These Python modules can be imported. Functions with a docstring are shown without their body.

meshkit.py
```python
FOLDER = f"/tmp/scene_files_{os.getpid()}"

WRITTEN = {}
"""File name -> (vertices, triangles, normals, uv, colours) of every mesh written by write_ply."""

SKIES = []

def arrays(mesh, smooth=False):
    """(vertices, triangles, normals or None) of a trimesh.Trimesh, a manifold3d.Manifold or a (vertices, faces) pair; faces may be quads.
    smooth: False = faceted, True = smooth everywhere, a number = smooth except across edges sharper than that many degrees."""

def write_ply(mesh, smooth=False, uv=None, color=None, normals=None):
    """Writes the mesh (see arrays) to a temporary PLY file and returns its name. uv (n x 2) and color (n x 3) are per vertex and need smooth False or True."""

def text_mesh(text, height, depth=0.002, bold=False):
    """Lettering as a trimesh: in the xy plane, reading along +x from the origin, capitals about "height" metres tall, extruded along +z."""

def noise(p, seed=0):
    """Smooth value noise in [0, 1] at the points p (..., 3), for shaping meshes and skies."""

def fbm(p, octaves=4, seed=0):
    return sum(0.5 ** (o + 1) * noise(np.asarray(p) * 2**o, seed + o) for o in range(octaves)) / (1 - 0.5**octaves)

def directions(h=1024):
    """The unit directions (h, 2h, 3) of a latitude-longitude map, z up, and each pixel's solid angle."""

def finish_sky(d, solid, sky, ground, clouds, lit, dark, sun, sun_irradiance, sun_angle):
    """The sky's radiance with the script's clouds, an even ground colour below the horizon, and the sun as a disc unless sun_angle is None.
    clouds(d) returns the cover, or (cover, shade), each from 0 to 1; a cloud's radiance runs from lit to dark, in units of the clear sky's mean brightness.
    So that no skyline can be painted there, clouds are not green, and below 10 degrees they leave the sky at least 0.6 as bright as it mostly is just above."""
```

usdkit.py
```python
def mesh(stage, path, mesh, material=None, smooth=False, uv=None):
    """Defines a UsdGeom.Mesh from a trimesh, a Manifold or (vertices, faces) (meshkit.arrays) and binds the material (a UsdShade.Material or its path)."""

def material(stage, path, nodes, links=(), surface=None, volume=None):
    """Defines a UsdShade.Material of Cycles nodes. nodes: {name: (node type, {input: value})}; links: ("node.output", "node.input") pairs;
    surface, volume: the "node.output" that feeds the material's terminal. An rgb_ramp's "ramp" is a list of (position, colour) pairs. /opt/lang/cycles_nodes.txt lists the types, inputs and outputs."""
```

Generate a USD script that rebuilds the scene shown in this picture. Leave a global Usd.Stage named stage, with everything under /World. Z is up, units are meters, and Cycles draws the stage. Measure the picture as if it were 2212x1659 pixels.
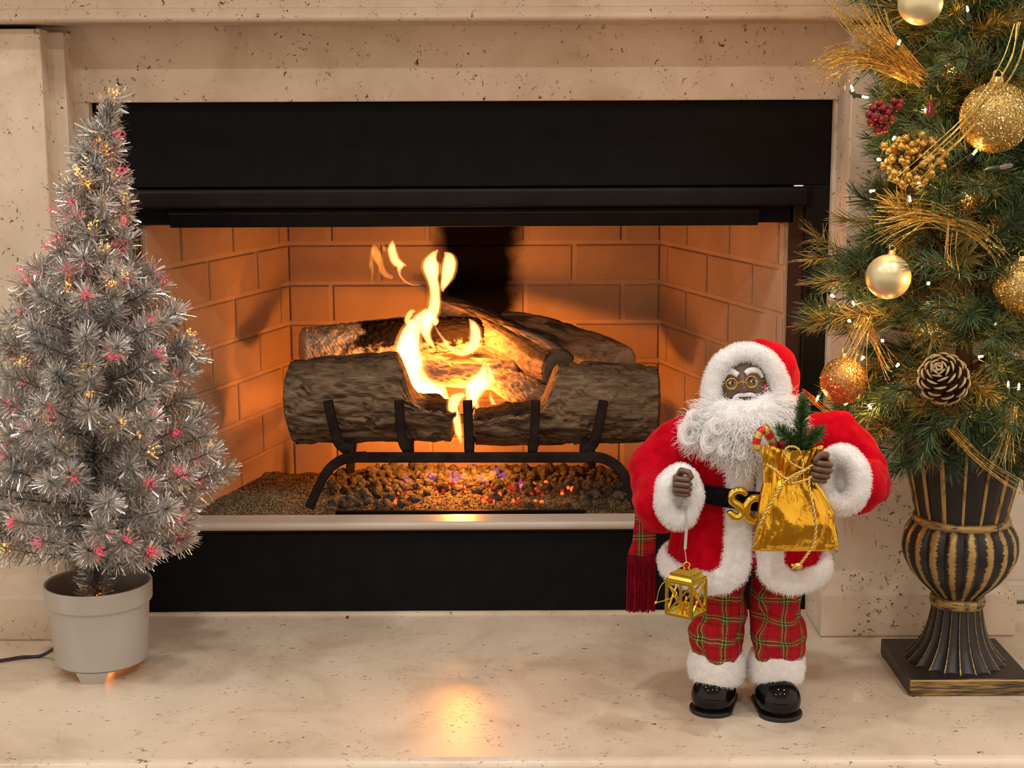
import math, numpy as np, trimesh, shapely, usdkit, meshkit
import manifold3d as m3
from pxr import Usd, UsdGeom, UsdLux, UsdShade, Gf, Sdf, Vt

stage = Usd.Stage.CreateInMemory()
UsdGeom.SetStageUpAxis(stage, UsdGeom.Tokens.z)
UsdGeom.SetStageMetersPerUnit(stage, 1.0)
stage.DefinePrim('/World', 'Xform')
stage.DefinePrim('/World/Looks', 'Scope')
T = Sdf.ValueTypeNames

# ------------------------------------------------------------------ camera, lights, exposure
FPX, PITCH, ROLL = 3300.0, math.radians(10.03), math.radians(0.25)
EYE = np.array([0, -2.1, 0.7046])
_f = np.array([0, math.cos(PITCH), -math.sin(PITCH)]); _r0 = np.array([1.0, 0, 0]); _u0 = np.cross(_r0, _f)
RIGHT = _r0 * math.cos(ROLL) - _u0 * math.sin(ROLL); UP = _u0 * math.cos(ROLL) + _r0 * math.sin(ROLL)
cam = UsdGeom.Camera.Define(stage, '/World/camera')
cam.CreateHorizontalApertureAttr(36.0); cam.CreateFocalLengthAttr(36.0 * FPX / 2212)
cam.CreateExposureAttr(0.0); cam.CreateClippingRangeAttr((0.05, 50.0))
_m = Gf.Matrix4d(*RIGHT, 0, *UP, 0, *(-_f), 0, *EYE, 1)
cam.AddTransformOp().Set(_m)

LAMP = 5.3            # ceiling downlights
LAMPS = [(-1.2, -0.95, .7), (-0.05, -0.85, .7), (0.95, -1.0, .7), (-1.1, -2.1, .66), (0.1, -2.1, .66), (1.2, -2.1, .66)]
CEIL = 2.05
WARM = (1.0, 0.95, 0.87)
for i, (x, y, k) in enumerate(LAMPS):
    l = UsdLux.DiskLight.Define(stage, '/World/downlight_glow_%03d' % i)
    l.CreateRadiusAttr(0.05); l.CreateIntensityAttr(LAMP * 100 * k); l.CreateColorAttr(WARM)
    l.AddTranslateOp().Set((x, y, CEIL - 0.012))
FIRE_L = [((-0.085, 0.225, 0.245), 0.018, 1.0), ((-0.075, 0.25, 0.36), 0.014, 0.7), ((-0.05, 0.27, 0.165), 0.010, 0.32)]
FIRE_P = 390
for i, (p, r, s) in enumerate(FIRE_L):
    l = UsdLux.SphereLight.Define(stage, '/World/flame_glow_%03d' % i)
    l.CreateRadiusAttr(r); l.CreateIntensityAttr(FIRE_P * s); l.CreateColorAttr((1.0, 0.32, 0.05))
    l.AddTranslateOp().Set(p)

dome = UsdLux.DomeLight.Define(stage, '/World/room_light'); dome.CreateIntensityAttr(1.0); dome.CreateColorAttr((.33, .252, .195))   # the lit room around

def ray(px, py):
    return _f + RIGHT * (px - 1106) / FPX - UP * (py - 829.5) / FPX
def at(px, py, Y=0.0):
    """the point of the vertical plane at depth Y which the photograph shows there"""
    d = ray(px, py); return EYE + d * ((Y - EYE[1]) / d[1])
def gr(px, py, Z=0.0):
    d = ray(px, py); return EYE + d * ((Z - EYE[2]) / d[2])

# ------------------------------------------------------------------ helpers: prims
ORIGIN, USED = {}, {}
def uniq(parent, name):
    k = USED.get((parent, name), 0); USED[(parent, name)] = k + 1
    return f'{parent}/{name}' + (f'_{k:03d}' if k else '')
def tag(p, label=None, cat=None, group=None, kind=None):
    for k, v in (('label', label), ('category', cat), ('group', group), ('kind', kind)):
        if v: p.SetCustomDataByKey(k, v)
    return p
def thing(name, label, cat, loc=(0, 0, 0), group=None, kind=None):
    path = uniq('/World', name)
    x = UsdGeom.Xform.Define(stage, path); x.AddTranslateOp().Set(tuple(float(c) for c in loc))
    ORIGIN[path] = np.array(loc, float)
    return tag(x.GetPrim(), label, cat, group, kind)
def obj(name, mesh, material, parent=None, smooth=False, uv=None, label=None, cat=None, group=None, kind=None, attr=None):
    pp = str(parent.GetPath()) if parent is not None else '/World'
    path = uniq(pp, name); o = ORIGIN.get(pp, np.zeros(3)); ORIGIN[path] = o
    v, f = tri(mesh)
    m = usdkit.mesh(stage, path, (v - o, f), MAT[material] if isinstance(material, str) else material, smooth=smooth, uv=uv)
    for k, a in (attr or {}).items():
        UsdGeom.PrimvarsAPI(m).CreatePrimvar(k, T.FloatArray, 'vertex').Set(Vt.FloatArray.FromNumpy(np.asarray(a, np.float32)))
    return tag(m.GetPrim(), label, cat, group, kind)
def curves(name, pts, width, material, parent, kind='stuff', label=None):
    """pts: (n, k, 3)"""
    pp = str(parent.GetPath()); path = uniq(pp, name); o = ORIGIN.get(pp, np.zeros(3)); ORIGIN[path] = o
    n, k, _ = pts.shape
    c = UsdGeom.BasisCurves.Define(stage, path)
    c.CreateTypeAttr('linear'); c.CreatePointsAttr(Vt.Vec3fArray.FromNumpy((pts - o).reshape(-1, 3).astype(np.float32)))
    c.CreateCurveVertexCountsAttr(Vt.IntArray.FromNumpy(np.full(n, k, np.int32)))
    w = np.broadcast_to(np.asarray(width, np.float32), (n, k)).ravel()
    c.CreateWidthsAttr(Vt.FloatArray.FromNumpy(np.ascontiguousarray(w))); c.SetWidthsInterpolation('vertex')
    UsdShade.MaterialBindingAPI.Apply(c.GetPrim()).Bind(MAT[material])
    return tag(c.GetPrim(), label, None, None, kind)
def copy(src, loc, rotz=0, rotx=0, scale=1, label=None, cat=None, group=None):
    was = src.GetCustomData(); base = src.GetName()
    path = uniq('/World', base)
    x = UsdGeom.Xform.Define(stage, path)
    x.GetPrim().GetReferences().AddInternalReference(src.GetPath())
    x.ClearXformOpOrder()
    x.AddTranslateOp(opSuffix='at').Set(tuple(float(c) for c in loc))
    x.AddRotateXYZOp(opSuffix='turn').Set((float(rotx), 0.0, float(rotz)))
    x.AddScaleOp(opSuffix='size').Set((float(scale),) * 3)
    x.GetPrim().SetInstanceable(True)
    return tag(x.GetPrim(), label or was['label'], cat or was['category'], group or was.get('group'))

# ------------------------------------------------------------------ helpers: meshes are (v, f)
def tri(m):
    if hasattr(m, 'to_mesh'):
        q = m.to_mesh(); return np.array(q.vert_properties[:, :3], float), np.array(q.tri_verts, int)
    if isinstance(m, trimesh.Trimesh): return np.array(m.vertices), np.array(m.faces)
    v, f = np.asarray(m[0], float), np.asarray(m[1], int)
    if f.shape[1] == 4: f = np.vstack([f[:, [0, 1, 2]], f[:, [0, 2, 3]]])
    return v, f
def join(*ms):
    vs, fs, n = [], [], 0
    for m in ms:
        v, f = tri(m); vs.append(v); fs.append(f + n); n += len(v)
    return np.vstack(vs), np.vstack(fs)
def hull(pts):
    return tri(m3.Manifold.hull_points(np.asarray(pts, np.float64)))
def box(x0, x1, y0, y1, z0, z1, b=0.0):
    if b <= 0:
        return tri(trimesh.creation.box(bounds=[[x0, y0, z0], [x1, y1, z1]]))
    p = []
    for x, sx in ((x0, 1), (x1, -1)):
        for y, sy in ((y0, 1), (y1, -1)):
            for z, sz in ((z0, 1), (z1, -1)):
                p += [(x + sx * b, y + sy * b, z), (x + sx * b, y, z + sz * b), (x, y + sy * b, z + sz * b)]
                q = b * 0.3; p += [(x + sx * q, y + sy * q, z + sz * q)]
    return hull(p)
def unit(v):
    v = np.asarray(v, float); return v / (np.linalg.norm(v, axis=-1, keepdims=True) + 1e-12)
def spline(pts, n):
    """Catmull-Rom through rows (any number of columns)"""
    p = np.asarray(pts, float); p = np.vstack([2 * p[0] - p[1], p, 2 * p[-1] - p[-2]])
    t = np.linspace(0, len(p) - 3 - 1e-9, n); i = t.astype(int); t = (t - i)[:, None]
    a, b, c, d = p[i], p[i + 1], p[i + 2], p[i + 3]
    return 0.5 * (2 * b + (c - a) * t + (2 * a - 5 * b + 4 * c - d) * t ** 2 + (3 * b - a - 3 * c + d) * t ** 3)
def tube(path, r, sides=10, ref=None, caps=True, closed=False, uvs=False, twist=0.0):
    """path (n,3); r scalar, (n,) or (n,2): half-width along ref and across it; ref: a vector or (n,3)"""
    p = np.asarray(path, float); n = len(p)
    r = np.asarray(r, float)
    if r.ndim == 0: r = np.full((n, 2), float(r))
    elif r.ndim == 1 and len(r) == n: r = np.stack([r, r], 1)
    elif r.ndim == 1: r = np.broadcast_to(r, (n, 2))
    if closed: t = unit(np.roll(p, -1, 0) - np.roll(p, 1, 0))
    else: t = unit(np.gradient(p, axis=0))
    if ref is None:
        a = np.zeros_like(p); a0 = np.cross(t[0], [0.3, 0.2, 0.93] if abs(t[0][2]) < .9 else [1.0, 0, 0]); a[0] = unit(a0)
        for i in range(1, n):
            a[i] = unit(a[i - 1] - t[i] * (a[i - 1] @ t[i]))
    else:
        ref = np.broadcast_to(np.asarray(ref, float), p.shape); a = unit(ref - t * (ref * t).sum(1, keepdims=True))
    b = np.cross(t, a)
    ang = np.arange(sides) * 2 * np.pi / sides
    an = ang[None, :] + (np.arange(n) * twist)[:, None]
    v = p[:, None] + (np.cos(an) * r[:, :1])[..., None] * a[:, None] + (np.sin(an) * r[:, 1:])[..., None] * b[:, None]
    m = n if closed else n - 1
    i, j = np.meshgrid(np.arange(m), np.arange(sides), indexing='ij'); k = (i + 1) % n; l = (j + 1) % sides
    f = np.stack([i * sides + j, i * sides + l, k * sides + l, k * sides + j], -1).reshape(-1, 4)
    f = np.vstack([f[:, [0, 1, 2]], f[:, [0, 2, 3]]]); v = v.reshape(-1, 3)
    if caps and not closed:
        v = np.vstack([v, p[0], p[-1]]); c0, c1 = len(v) - 2, len(v) - 1; s = np.arange(sides); s1 = (s + 1) % sides
        f = np.vstack([f, np.stack([np.full(sides, c0), s1, s], 1), np.stack([np.full(sides, c1), (n - 1) * sides + s, (n - 1) * sides + s1], 1)])
    return v, f
def lathe(prof, seg=48, c=(0, 0), mod=None):
    """prof: (k,2) radius, z, from bottom to top (outside); mod(theta, i) multiplies radius"""
    p = np.asarray(prof, float); k = len(p); th = np.arange(seg) * 2 * np.pi / seg
    R = p[:, :1] * np.ones((1, seg))
    if mod is not None: R = R * mod(th[None, :], np.arange(k)[:, None])
    v = np.stack([c[0] + R * np.cos(th), c[1] + R * np.sin(th), np.broadcast_to(p[:, 1:], R.shape)], -1).reshape(-1, 3)
    i, j = np.meshgrid(np.arange(k - 1), np.arange(seg), indexing='ij'); l = (j + 1) % seg
    f = np.stack([i * seg + j, i * seg + l, (i + 1) * seg + l, (i + 1) * seg + j], -1).reshape(-1, 4)
    return v, np.vstack([f[:, [0, 1, 2]], f[:, [0, 2, 3]]])
_ICO = {}
def ball(c, r, sub=2, sc=(1, 1, 1)):
    if sub not in _ICO:
        q = trimesh.creation.icosphere(sub); _ICO[sub] = (np.array(q.vertices), np.array(q.faces))
    v, f = _ICO[sub]; return v * np.asarray(sc) * r + np.asarray(c), f
OCTA = (np.array([[1, 0, 0], [-1, 0, 0], [0, 1, 0], [0, -1, 0], [0, 0, 1], [0, 0, -1.0]]), np.array([[0, 2, 4], [2, 1, 4], [1, 3, 4], [3, 0, 4], [2, 0, 5], [1, 2, 5], [3, 1, 5], [0, 3, 5]]))
def balls(cs, r, sub=1):
    v, f = ball((0, 0, 0), 1, sub) if sub else OCTA; cs = np.asarray(cs); r = np.broadcast_to(np.asarray(r, float), len(cs))
    V = (cs[:, None] + v[None] * r[:, None, None]).reshape(-1, 3)
    return V, (f[None] + (np.arange(len(cs)) * len(v))[:, None, None]).reshape(-1, 3)
def nrm(v, f):
    n = np.zeros_like(v); c = np.cross(v[f[:, 1]] - v[f[:, 0]], v[f[:, 2]] - v[f[:, 0]])
    for k in range(3): np.add.at(n, f[:, k], c)
    return unit(n)
def bumpy(mesh, amp, scale, octaves=3, seed=0, stretch=(1, 1, 1)):
    v, f = tri(mesh); n = nrm(v, f)
    return v + n * (amp * 2 * (meshkit.fbm(v * scale * np.asarray(stretch) + 50, octaves, seed) - .5))[:, None], f
def blob(spheres, edge=0.004, smooth=10, links=None, sub=1):
    """union of the hulls of linked spheres, remeshed and smoothed: spheres = [(x,y,z,r)]"""
    sp = [np.asarray(s, float) for s in spheres]
    links = links or [(i, i + 1) for i in range(len(sp) - 1)]
    iv, _f2 = ball((0, 0, 0), 1, sub); parts = []
    for l in links:
        parts.append(m3.Manifold.hull_points(np.vstack([iv * sp[i][3] + sp[i][:3] for i in l])))
    M = m3.Manifold.batch_boolean(parts, m3.OpType.Add).refine_to_length(edge)
    v, f = tri(M); t = trimesh.Trimesh(v, f, process=True)
    if smooth: trimesh.smoothing.filter_taubin(t, lamb=0.5, nu=0.52, iterations=smooth)
    return np.array(t.vertices), np.array(t.faces)
def ribbons(base, tip, width, rng, taper=0.35, bend=0.0, mid=True):
    """thin flat needles from base to tip, each of two quads"""
    n = len(base); d = tip - base; L = np.linalg.norm(d, axis=1, keepdims=True)
    s = unit(np.cross(d, rng.normal(size=(n, 3)))); w = np.broadcast_to(np.asarray(width, float), n)[:, None] / 2
    up = unit(np.cross(s, d)); m = base + d * .55 + up * L * bend * rng.normal(size=(n, 1))
    V = np.stack([base - s * w * .7, base + s * w * .7, m - s * w, m + s * w, tip - s * w * taper, tip + s * w * taper], 1).reshape(-1, 3)
    q = np.array([[0, 1, 3], [0, 3, 2], [2, 3, 5], [2, 5, 4]])
    return V, (q[None] + (np.arange(n) * 6)[:, None, None]).reshape(-1, 3)
def sample(mesh, n, rng):
    v, f = tri(mesh); a, b, c = v[f[:, 0]], v[f[:, 1]], v[f[:, 2]]
    nn = np.cross(b - a, c - a); ar = np.linalg.norm(nn, axis=1); i = np.searchsorted(np.cumsum(ar) / ar.sum(), rng.random(n)); i = np.clip(i, 0, len(f) - 1)
    u, w = rng.random((2, n, 1)); sw = (u + w) > 1; u = np.where(sw, 1 - u, u); w = np.where(sw, 1 - w, w)
    return a[i] + u * (b - a)[i] + w * (c - a)[i], unit(nn[i])
def rotm(axis, deg):
    return trimesh.transformations.rotation_matrix(math.radians(deg), axis)[:3, :3]

# ------------------------------------------------------------------ materials
MAT = {}
def mat(name, nodes, links=(), surface='p.BSDF', volume=None):
    MAT[name] = usdkit.material(stage, f'/World/Looks/{name}', nodes, links, surface=surface, volume=volume); return name
def plain(name, col, rough=.5, metal=0.0, **kw):
    if rough >= .6 and not metal: kw.setdefault('specular_ior_level', 0.0)
    return mat(name, {'p': ('principled_bsdf', dict(base_color=col, roughness=rough, metallic=metal, **kw))})
def nz(name, stops, scale=20, detail=4, rough=.6, metal=0.0, bump=0.0, bscale=None, bdetail=3, dist=.002, stretch=(1, 1, 1), bstretch=None, nrough=.5, distort=0.0, **kw):
    """colour ramp over noise in space, with a second noise as fine relief"""
    if rough >= .6 and not metal: kw.setdefault('specular_ior_level', 0.0)
    n = {'g': ('geometry', {}), 'm': ('mapping', {'scale': stretch}), 'n': ('noise_texture', {'scale': scale, 'detail': detail, 'roughness': nrough, 'distortion': distort}),
         'r': ('rgb_ramp', {'ramp': stops}), 'p': ('principled_bsdf', dict(roughness=rough, metallic=metal, **kw))}
    l = [('g.position', 'm.vector'), ('m.vector', 'n.vector'), ('n.fac', 'r.fac'), ('r.color', 'p.base_color')]
    if bump:
        n['m2'] = ('mapping', {'scale': bstretch or stretch}); n['n2'] = ('noise_texture', {'scale': bscale or scale * 3, 'detail': bdetail}); n['b'] = ('bump', {'strength': bump, 'distance': dist})
        l += [('g.position', 'm2.vector'), ('m2.vector', 'n2.vector'), ('n2.fac', 'b.height'), ('b.normal', 'p.normal')]
    return mat(name, n, l)
def glow(name, col, strength):
    return mat(name, {'e': ('emission', {'color': col, 'strength': strength})}, surface='e.emission')
def stone(name, pitscale, pstretch, lo, hi, gate=28.0, thr=(.33, .37), rough=.35, tone=((.50, .40, .30), (.62, .52, .41), (.70, .61, .50)), spec=0.0):
    """travertine: clouded cream with small dark pits that sink in"""
    n = {'g': ('geometry', {}), 'm': ('mapping', {'scale': pstretch}),
         'a': ('noise_texture', {'scale': 7, 'detail': 4, 'roughness': .6, 'distortion': .6}), 'r': ('rgb_ramp', {'ramp': [(.3, tone[0]), (.5, tone[1]), (.72, tone[2])]}),
         'n': ('noise_texture', {'scale': pitscale, 'detail': 3, 'roughness': .6, 'distortion': 1.1}), 'pr': ('rgb_ramp', {'ramp': [(thr[0], (1, 1, 1)), (thr[1], (0, 0, 0))]}),
         'n2': ('noise_texture', {'scale': gate, 'detail': 2}), 'gr': ('rgb_ramp', {'ramp': [(lo, (0, 0, 0)), (hi, (1, 1, 1))]}),
         'mm': ('mix', {'mix_type': 'multiply', 'fac': 1.0}), 'mc': ('mix', {'color2': (.10, .065, .04)}),
         'b': ('bump', {'strength': .5, 'distance': .0015, 'invert': True}), 'bw': ('rgb_to_bw', {}), 'p': ('principled_bsdf', {'roughness': rough, 'specular_ior_level': spec})}
    l = [('g.position', 'm.vector'), ('m.vector', 'n.vector'), ('g.position', 'a.vector'), ('g.position', 'n2.vector'), ('a.fac', 'r.fac'), ('n.fac', 'pr.fac'), ('n2.fac', 'gr.fac'),
         ('pr.color', 'mm.color1'), ('gr.color', 'mm.color2'), ('mm.color', 'bw.color'), ('bw.val', 'mc.fac'), ('r.color', 'mc.color1'), ('mc.color', 'p.base_color'), ('bw.val', 'b.height'), ('b.normal', 'p.normal')]
    return mat(name, n, l)
stone('travertine', 190, (1, 1, .75), .47, .57, gate=34, thr=(.335, .385))
stone('travertine_slab', 210, (.6, 1, 1.6), .46, .60, gate=26, thr=(.325, .375), rough=.33, spec=.5, tone=((.50, .41, .31), (.63, .54, .43), (.70, .61, .50)))
stone('travertine_rough', 170, (1, 1, .75), .45, .56, gate=30, thr=(.345, .395))
nz('wall_paint', [(.3, (.62, .56, .47)), (.7, (.68, .62, .53))], 60, rough=.75, bump=.15, bscale=250)
plain('ceiling_paint', (.66, .62, .56), .8); plain('room_wall', (.50, .44, .37), .8)
plain('room_floor', (.20, .15, .11), .7)
nz('black_metal', [(.3, (.0045, .0045, .005)), (.7, (.007, .007, .0075))], 30, rough=.5, bump=.08, bscale=400, specular_ior_level=.07)
nz('black_metal_warm', [(.3, (.006, .005, .0045)), (.7, (.010, .008, .007))], 25, rough=.42, bump=.1, bscale=300, specular_ior_level=.13)
nz('recess_metal', [(.3, (.05, .025, .016)), (.7, (.07, .035, .022))], 25, rough=.6)
nz('pale_trim', [(.3, (.42, .37, .31)), (.7, (.52, .46, .40))], 30, rough=.35, stretch=(.3, 1, 1), bump=.05)
def brick_mat(name, c0, c1, soot):
    n = {'g': ('geometry', {}), 'n': ('noise_texture', {'scale': 14, 'detail': 5, 'roughness': .6}), 'oi': ('object_info', {}), 'r': ('rgb_ramp', {'ramp': [(.3, c0), (.7, c1)]}),
         'n2': ('noise_texture', {'scale': 350, 'detail': 3}), 'b': ('bump', {'strength': .35, 'distance': .0012}), 'p': ('principled_bsdf', {'roughness': .85, 'specular_ior_level': 0.0}),
         'sp': ('noise_texture', {'scale': 220, 'detail': 2}), 'spr': ('rgb_ramp', {'ramp': [(.22, (1, 1, 1)), (.26, (0, 0, 0))]}), 'spm': ('mix', {'color2': (.10, .06, .04)}), 'spw': ('rgb_to_bw', {})}
    l = [('g.position', 'n.vector'), ('g.position', 'n2.vector'), ('n.fac', 'r.fac'), ('n2.fac', 'b.height'), ('b.normal', 'p.normal'),
         ('g.position', 'sp.vector'), ('sp.fac', 'spr.fac'), ('spr.color', 'spw.color'), ('spw.val', 'spm.fac'), ('r.color', 'spm.color1')]
    if soot:  # the chimney-side soot mark on the back wall, with a ragged edge
        n |= {'x': ('separate_xyz', {}), 'dx': ('math', {'math_type': 'subtract', 'value2': -.060}), 'ab': ('math', {'math_type': 'absolute'}),
              'ns': ('noise_texture', {'scale': 16, 'detail': 4}), 'k': ('math', {'math_type': 'multiply_add', 'value2': .06, 'value3': -.03}), 'w': ('math', {'math_type': 'add'}),
              'zf': ('map_range', {'from_min': .30, 'from_max': .56, 'to_min': .012, 'to_max': -.018, 'clamp': True}), 'w2': ('math', {'math_type': 'add'}), 'zl': ('map_range', {'from_min': .25, 'from_max': .33, 'to_min': .12, 'to_max': 0, 'clamp': True}), 'w3': ('math', {'math_type': 'add'}),
              'mr': ('map_range', {'range_type': 'smoothstep', 'from_min': .040, 'from_max': .085, 'to_min': 1, 'to_max': 0, 'clamp': True}), 'mx': ('mix', {'color2': (.006, .004, .003)})}
        l += [('g.position', 'x.vector'), ('x.x', 'dx.value1'), ('dx.value', 'ab.value1'), ('g.position', 'ns.vector'), ('ns.fac', 'k.value1'), ('ab.value', 'w.value1'), ('k.value', 'w.value2'),
              ('x.z', 'zf.value'), ('w.value', 'w2.value1'), ('zf.result', 'w2.value2'), ('x.z', 'zl.value'), ('w2.value', 'w3.value1'), ('zl.result', 'w3.value2'), ('w3.value', 'mr.value'), ('mr.result', 'mx.fac'), ('spm.color', 'mx.color1'), ('mx.color', 'p.base_color')]
    else:
        l += [('spm.color', 'p.base_color')]
    return mat(name, n, l)
brick_mat('firebrick', (.40, .25, .150), (.47, .30, .185), False)
brick_mat('firebrick_sooty', (.40, .25, .150), (.47, .30, .185), True)
brick_mat('mortar', (.46, .30, .190), (.52, .345, .225), False)
brick_mat('mortar_sooty', (.46, .30, .190), (.52, .345, .225), True)
glow('lamp_lens', (1, .82, .62), 30)

# ------------------------------------------------------------------ the room
CX = -0.0655
struct = lambda name, mesh, m, **k: obj(name, mesh, m, kind='structure', **k)
RX, RY, RZ = 2.3, -4.6, -0.38
struct('floor', box(-RX, RX, RY, .05, RZ - .05, RZ), 'room_floor')
struct('ceiling', box(-RX, RX, RY, .1, CEIL, CEIL + .05), 'ceiling_paint')
wb = [box(-RX, -.62, .051, .1, RZ, CEIL), box(.50, RX, .051, .1, RZ, CEIL), box(-.62, .50, .051, .1, .83, CEIL), box(-.62, .50, .051, .1, RZ, -.06)]
struct('wall_back', join(*wb), 'wall_paint')
struct('baseboard_back', box(.672, RX, .035, .05, 0.002, .030, .003), 'wall_paint')

# ------------------------------------------------------------------ hearth and stone surround
def prism(prof, x0, x1, caps=True):
    """profile (y, z) counter-clockwise seen from +x, drawn out along x"""
    p = np.asarray(prof, float); k = len(p)
    v = np.vstack([np.column_stack([np.full(k, x), p]) for x in (x0, x1)])
    i = np.arange(k); j = (i + 1) % k
    f = np.vstack([np.stack([i, j, k + j], 1), np.stack([i, k + j, k + i], 1)])
    if caps:
        vv, ff = trimesh.creation.triangulate_polygon(shapely.Polygon(p), engine='earcut'); n = len(v)
        a = np.column_stack([np.full(len(vv), x0), vv]); b = np.column_stack([np.full(len(vv), x1), vv])
        v = np.vstack([v, a, b]); f = np.vstack([f, ff[:, ::-1] + n, ff + n + len(vv)])
    return fix(v, f)
def fix(v, f):
    t = trimesh.Trimesh(v, f, process=True); t.fix_normals(); return np.array(t.vertices), np.array(t.faces)
def arc(cy, cz, r, a0, a1, n=7):
    a = np.radians(np.linspace(a0, a1, n)); return [(cy + r * math.cos(q), cz + r * math.sin(q)) for q in a]
HY = -.511
hearth = thing('hearth', 'raised cream travertine hearth slab in front of the fireplace', 'hearth', (CX, -.25, 0))
prof = [(.03, -.02), (.03, -.06), (HY + .012, -.06)] + arc(HY + .012, -.012, .012, 180, 90, 8) + [(0.03, 0)]
obj('slab', prism([(.03, 0), (.03, -.05)] + [(HY + .006, -.05)] + arc(HY + .014, -.014, .014, 180, 90, 8), -1.25, 1.25), 'travertine_slab', hearth, smooth=40)
obj('riser', box(-1.2, 1.2, HY + .03, .0, RZ + .001, -.05), 'travertine', hearth)
obj('joint_strip', box(-.58, .44, -.006, .004, -.01, .0035), 'travertine_slab', hearth, label='thin mortar line along the black panel')

sur = thing('fireplace_surround', 'cream travertine fireplace surround with moulded mantel and pilasters', 'fireplace surround', (CX, -.02, 0))
xl = at(88, 110, -.09)[0]; xl2 = at(138, 110, -.06)[0]; xl3 = at(160, 110, -.02)[0]; xb = -.567
obj('header', box(xl3 - .05, .60, -.02, .05, .7215, .86, .002), 'travertine', sur)
obj('leg', box(xl3 - .06, xb + .001, -.018, .05, 0, .7215), 'travertine', sur)
obj('leg', box(.4355, .52, -.012, .05, 0, .7215), 'travertine', sur)
sh = obj('pilaster', box(-.98, xl, -.09, .03, .0, .815, .002), 'travertine', sur)
obj('pilaster_step', box(xl - .03, xl2, -.06, .03, .0, .812, .0015), 'travertine', sur)
prx = .440
sh2 = obj('pilaster', box(prx, .664, -.09, .03, .0, .815, .002), 'travertine_rough', sur)
def plinth(x0, x1, m, parent):
    """moulded foot block: square base, ogee above, mitred at both ends"""
    prof = [(.0, .0), (-.108, .0), (-.111, .003), (-.111, .058), (-.109, .062), (-.104, .066), (-.101, .074), (-.098, .083), (-.092, .088), (-.085, .09)]
    rings = []
    for y, z in prof[1:]:
        e = -y - .09 + .0005; rings.append([(x0 - e, 0.0, z), (x0 - e, y, z), (x1 + e, y, z), (x1 + e, 0.0, z)])
    r = np.array(rings); k = len(r); v = r.reshape(-1, 3); f = []
    for i in range(k - 1):
        for j in range(3): f.append([i * 4 + j, i * 4 + j + 1, i * 4 + 5 + j, i * 4 + 4 + j])
    t = (k - 1) * 4; f.append([t, t + 1, t + 2, t + 3])
    return obj('plinth', fix(*tri((v, np.array(f)))), m, parent, smooth=35)
plinth(-.96, xl + .002, 'travertine', sur); plinth(prx, .662, 'travertine_rough', sur)
# mantel: fascia with rounded lower arris, cove and crown
mp = [(.03, .822), (-.112, .822)] + arc(-.112, .829, .007, 270, 180, 6) + [(-.119, .836), (-.117, .8395)] + arc(-.145, .8395, .028, 0, 35, 6) + [(-.124, .862), (-.130, .875), (-.142, .888), (-.16, .895), (-.162, .93), (.03, .93)]
mp = [(.03, .8205), (-.108, .8205)] + arc(-.108, .8285, .008, 270, 180, 6) + [(-.116, .837), (-.113, .8385), (-.112, .846)] + [(-.1135, .853), (-.118, .861), (-.126, .868), (-.138, .873), (-.150, .876), (-.152, .915), (.03, .915)]
obj('mantel', prism(mp, -1.15, .80), 'travertine', sur, smooth=25)

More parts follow.
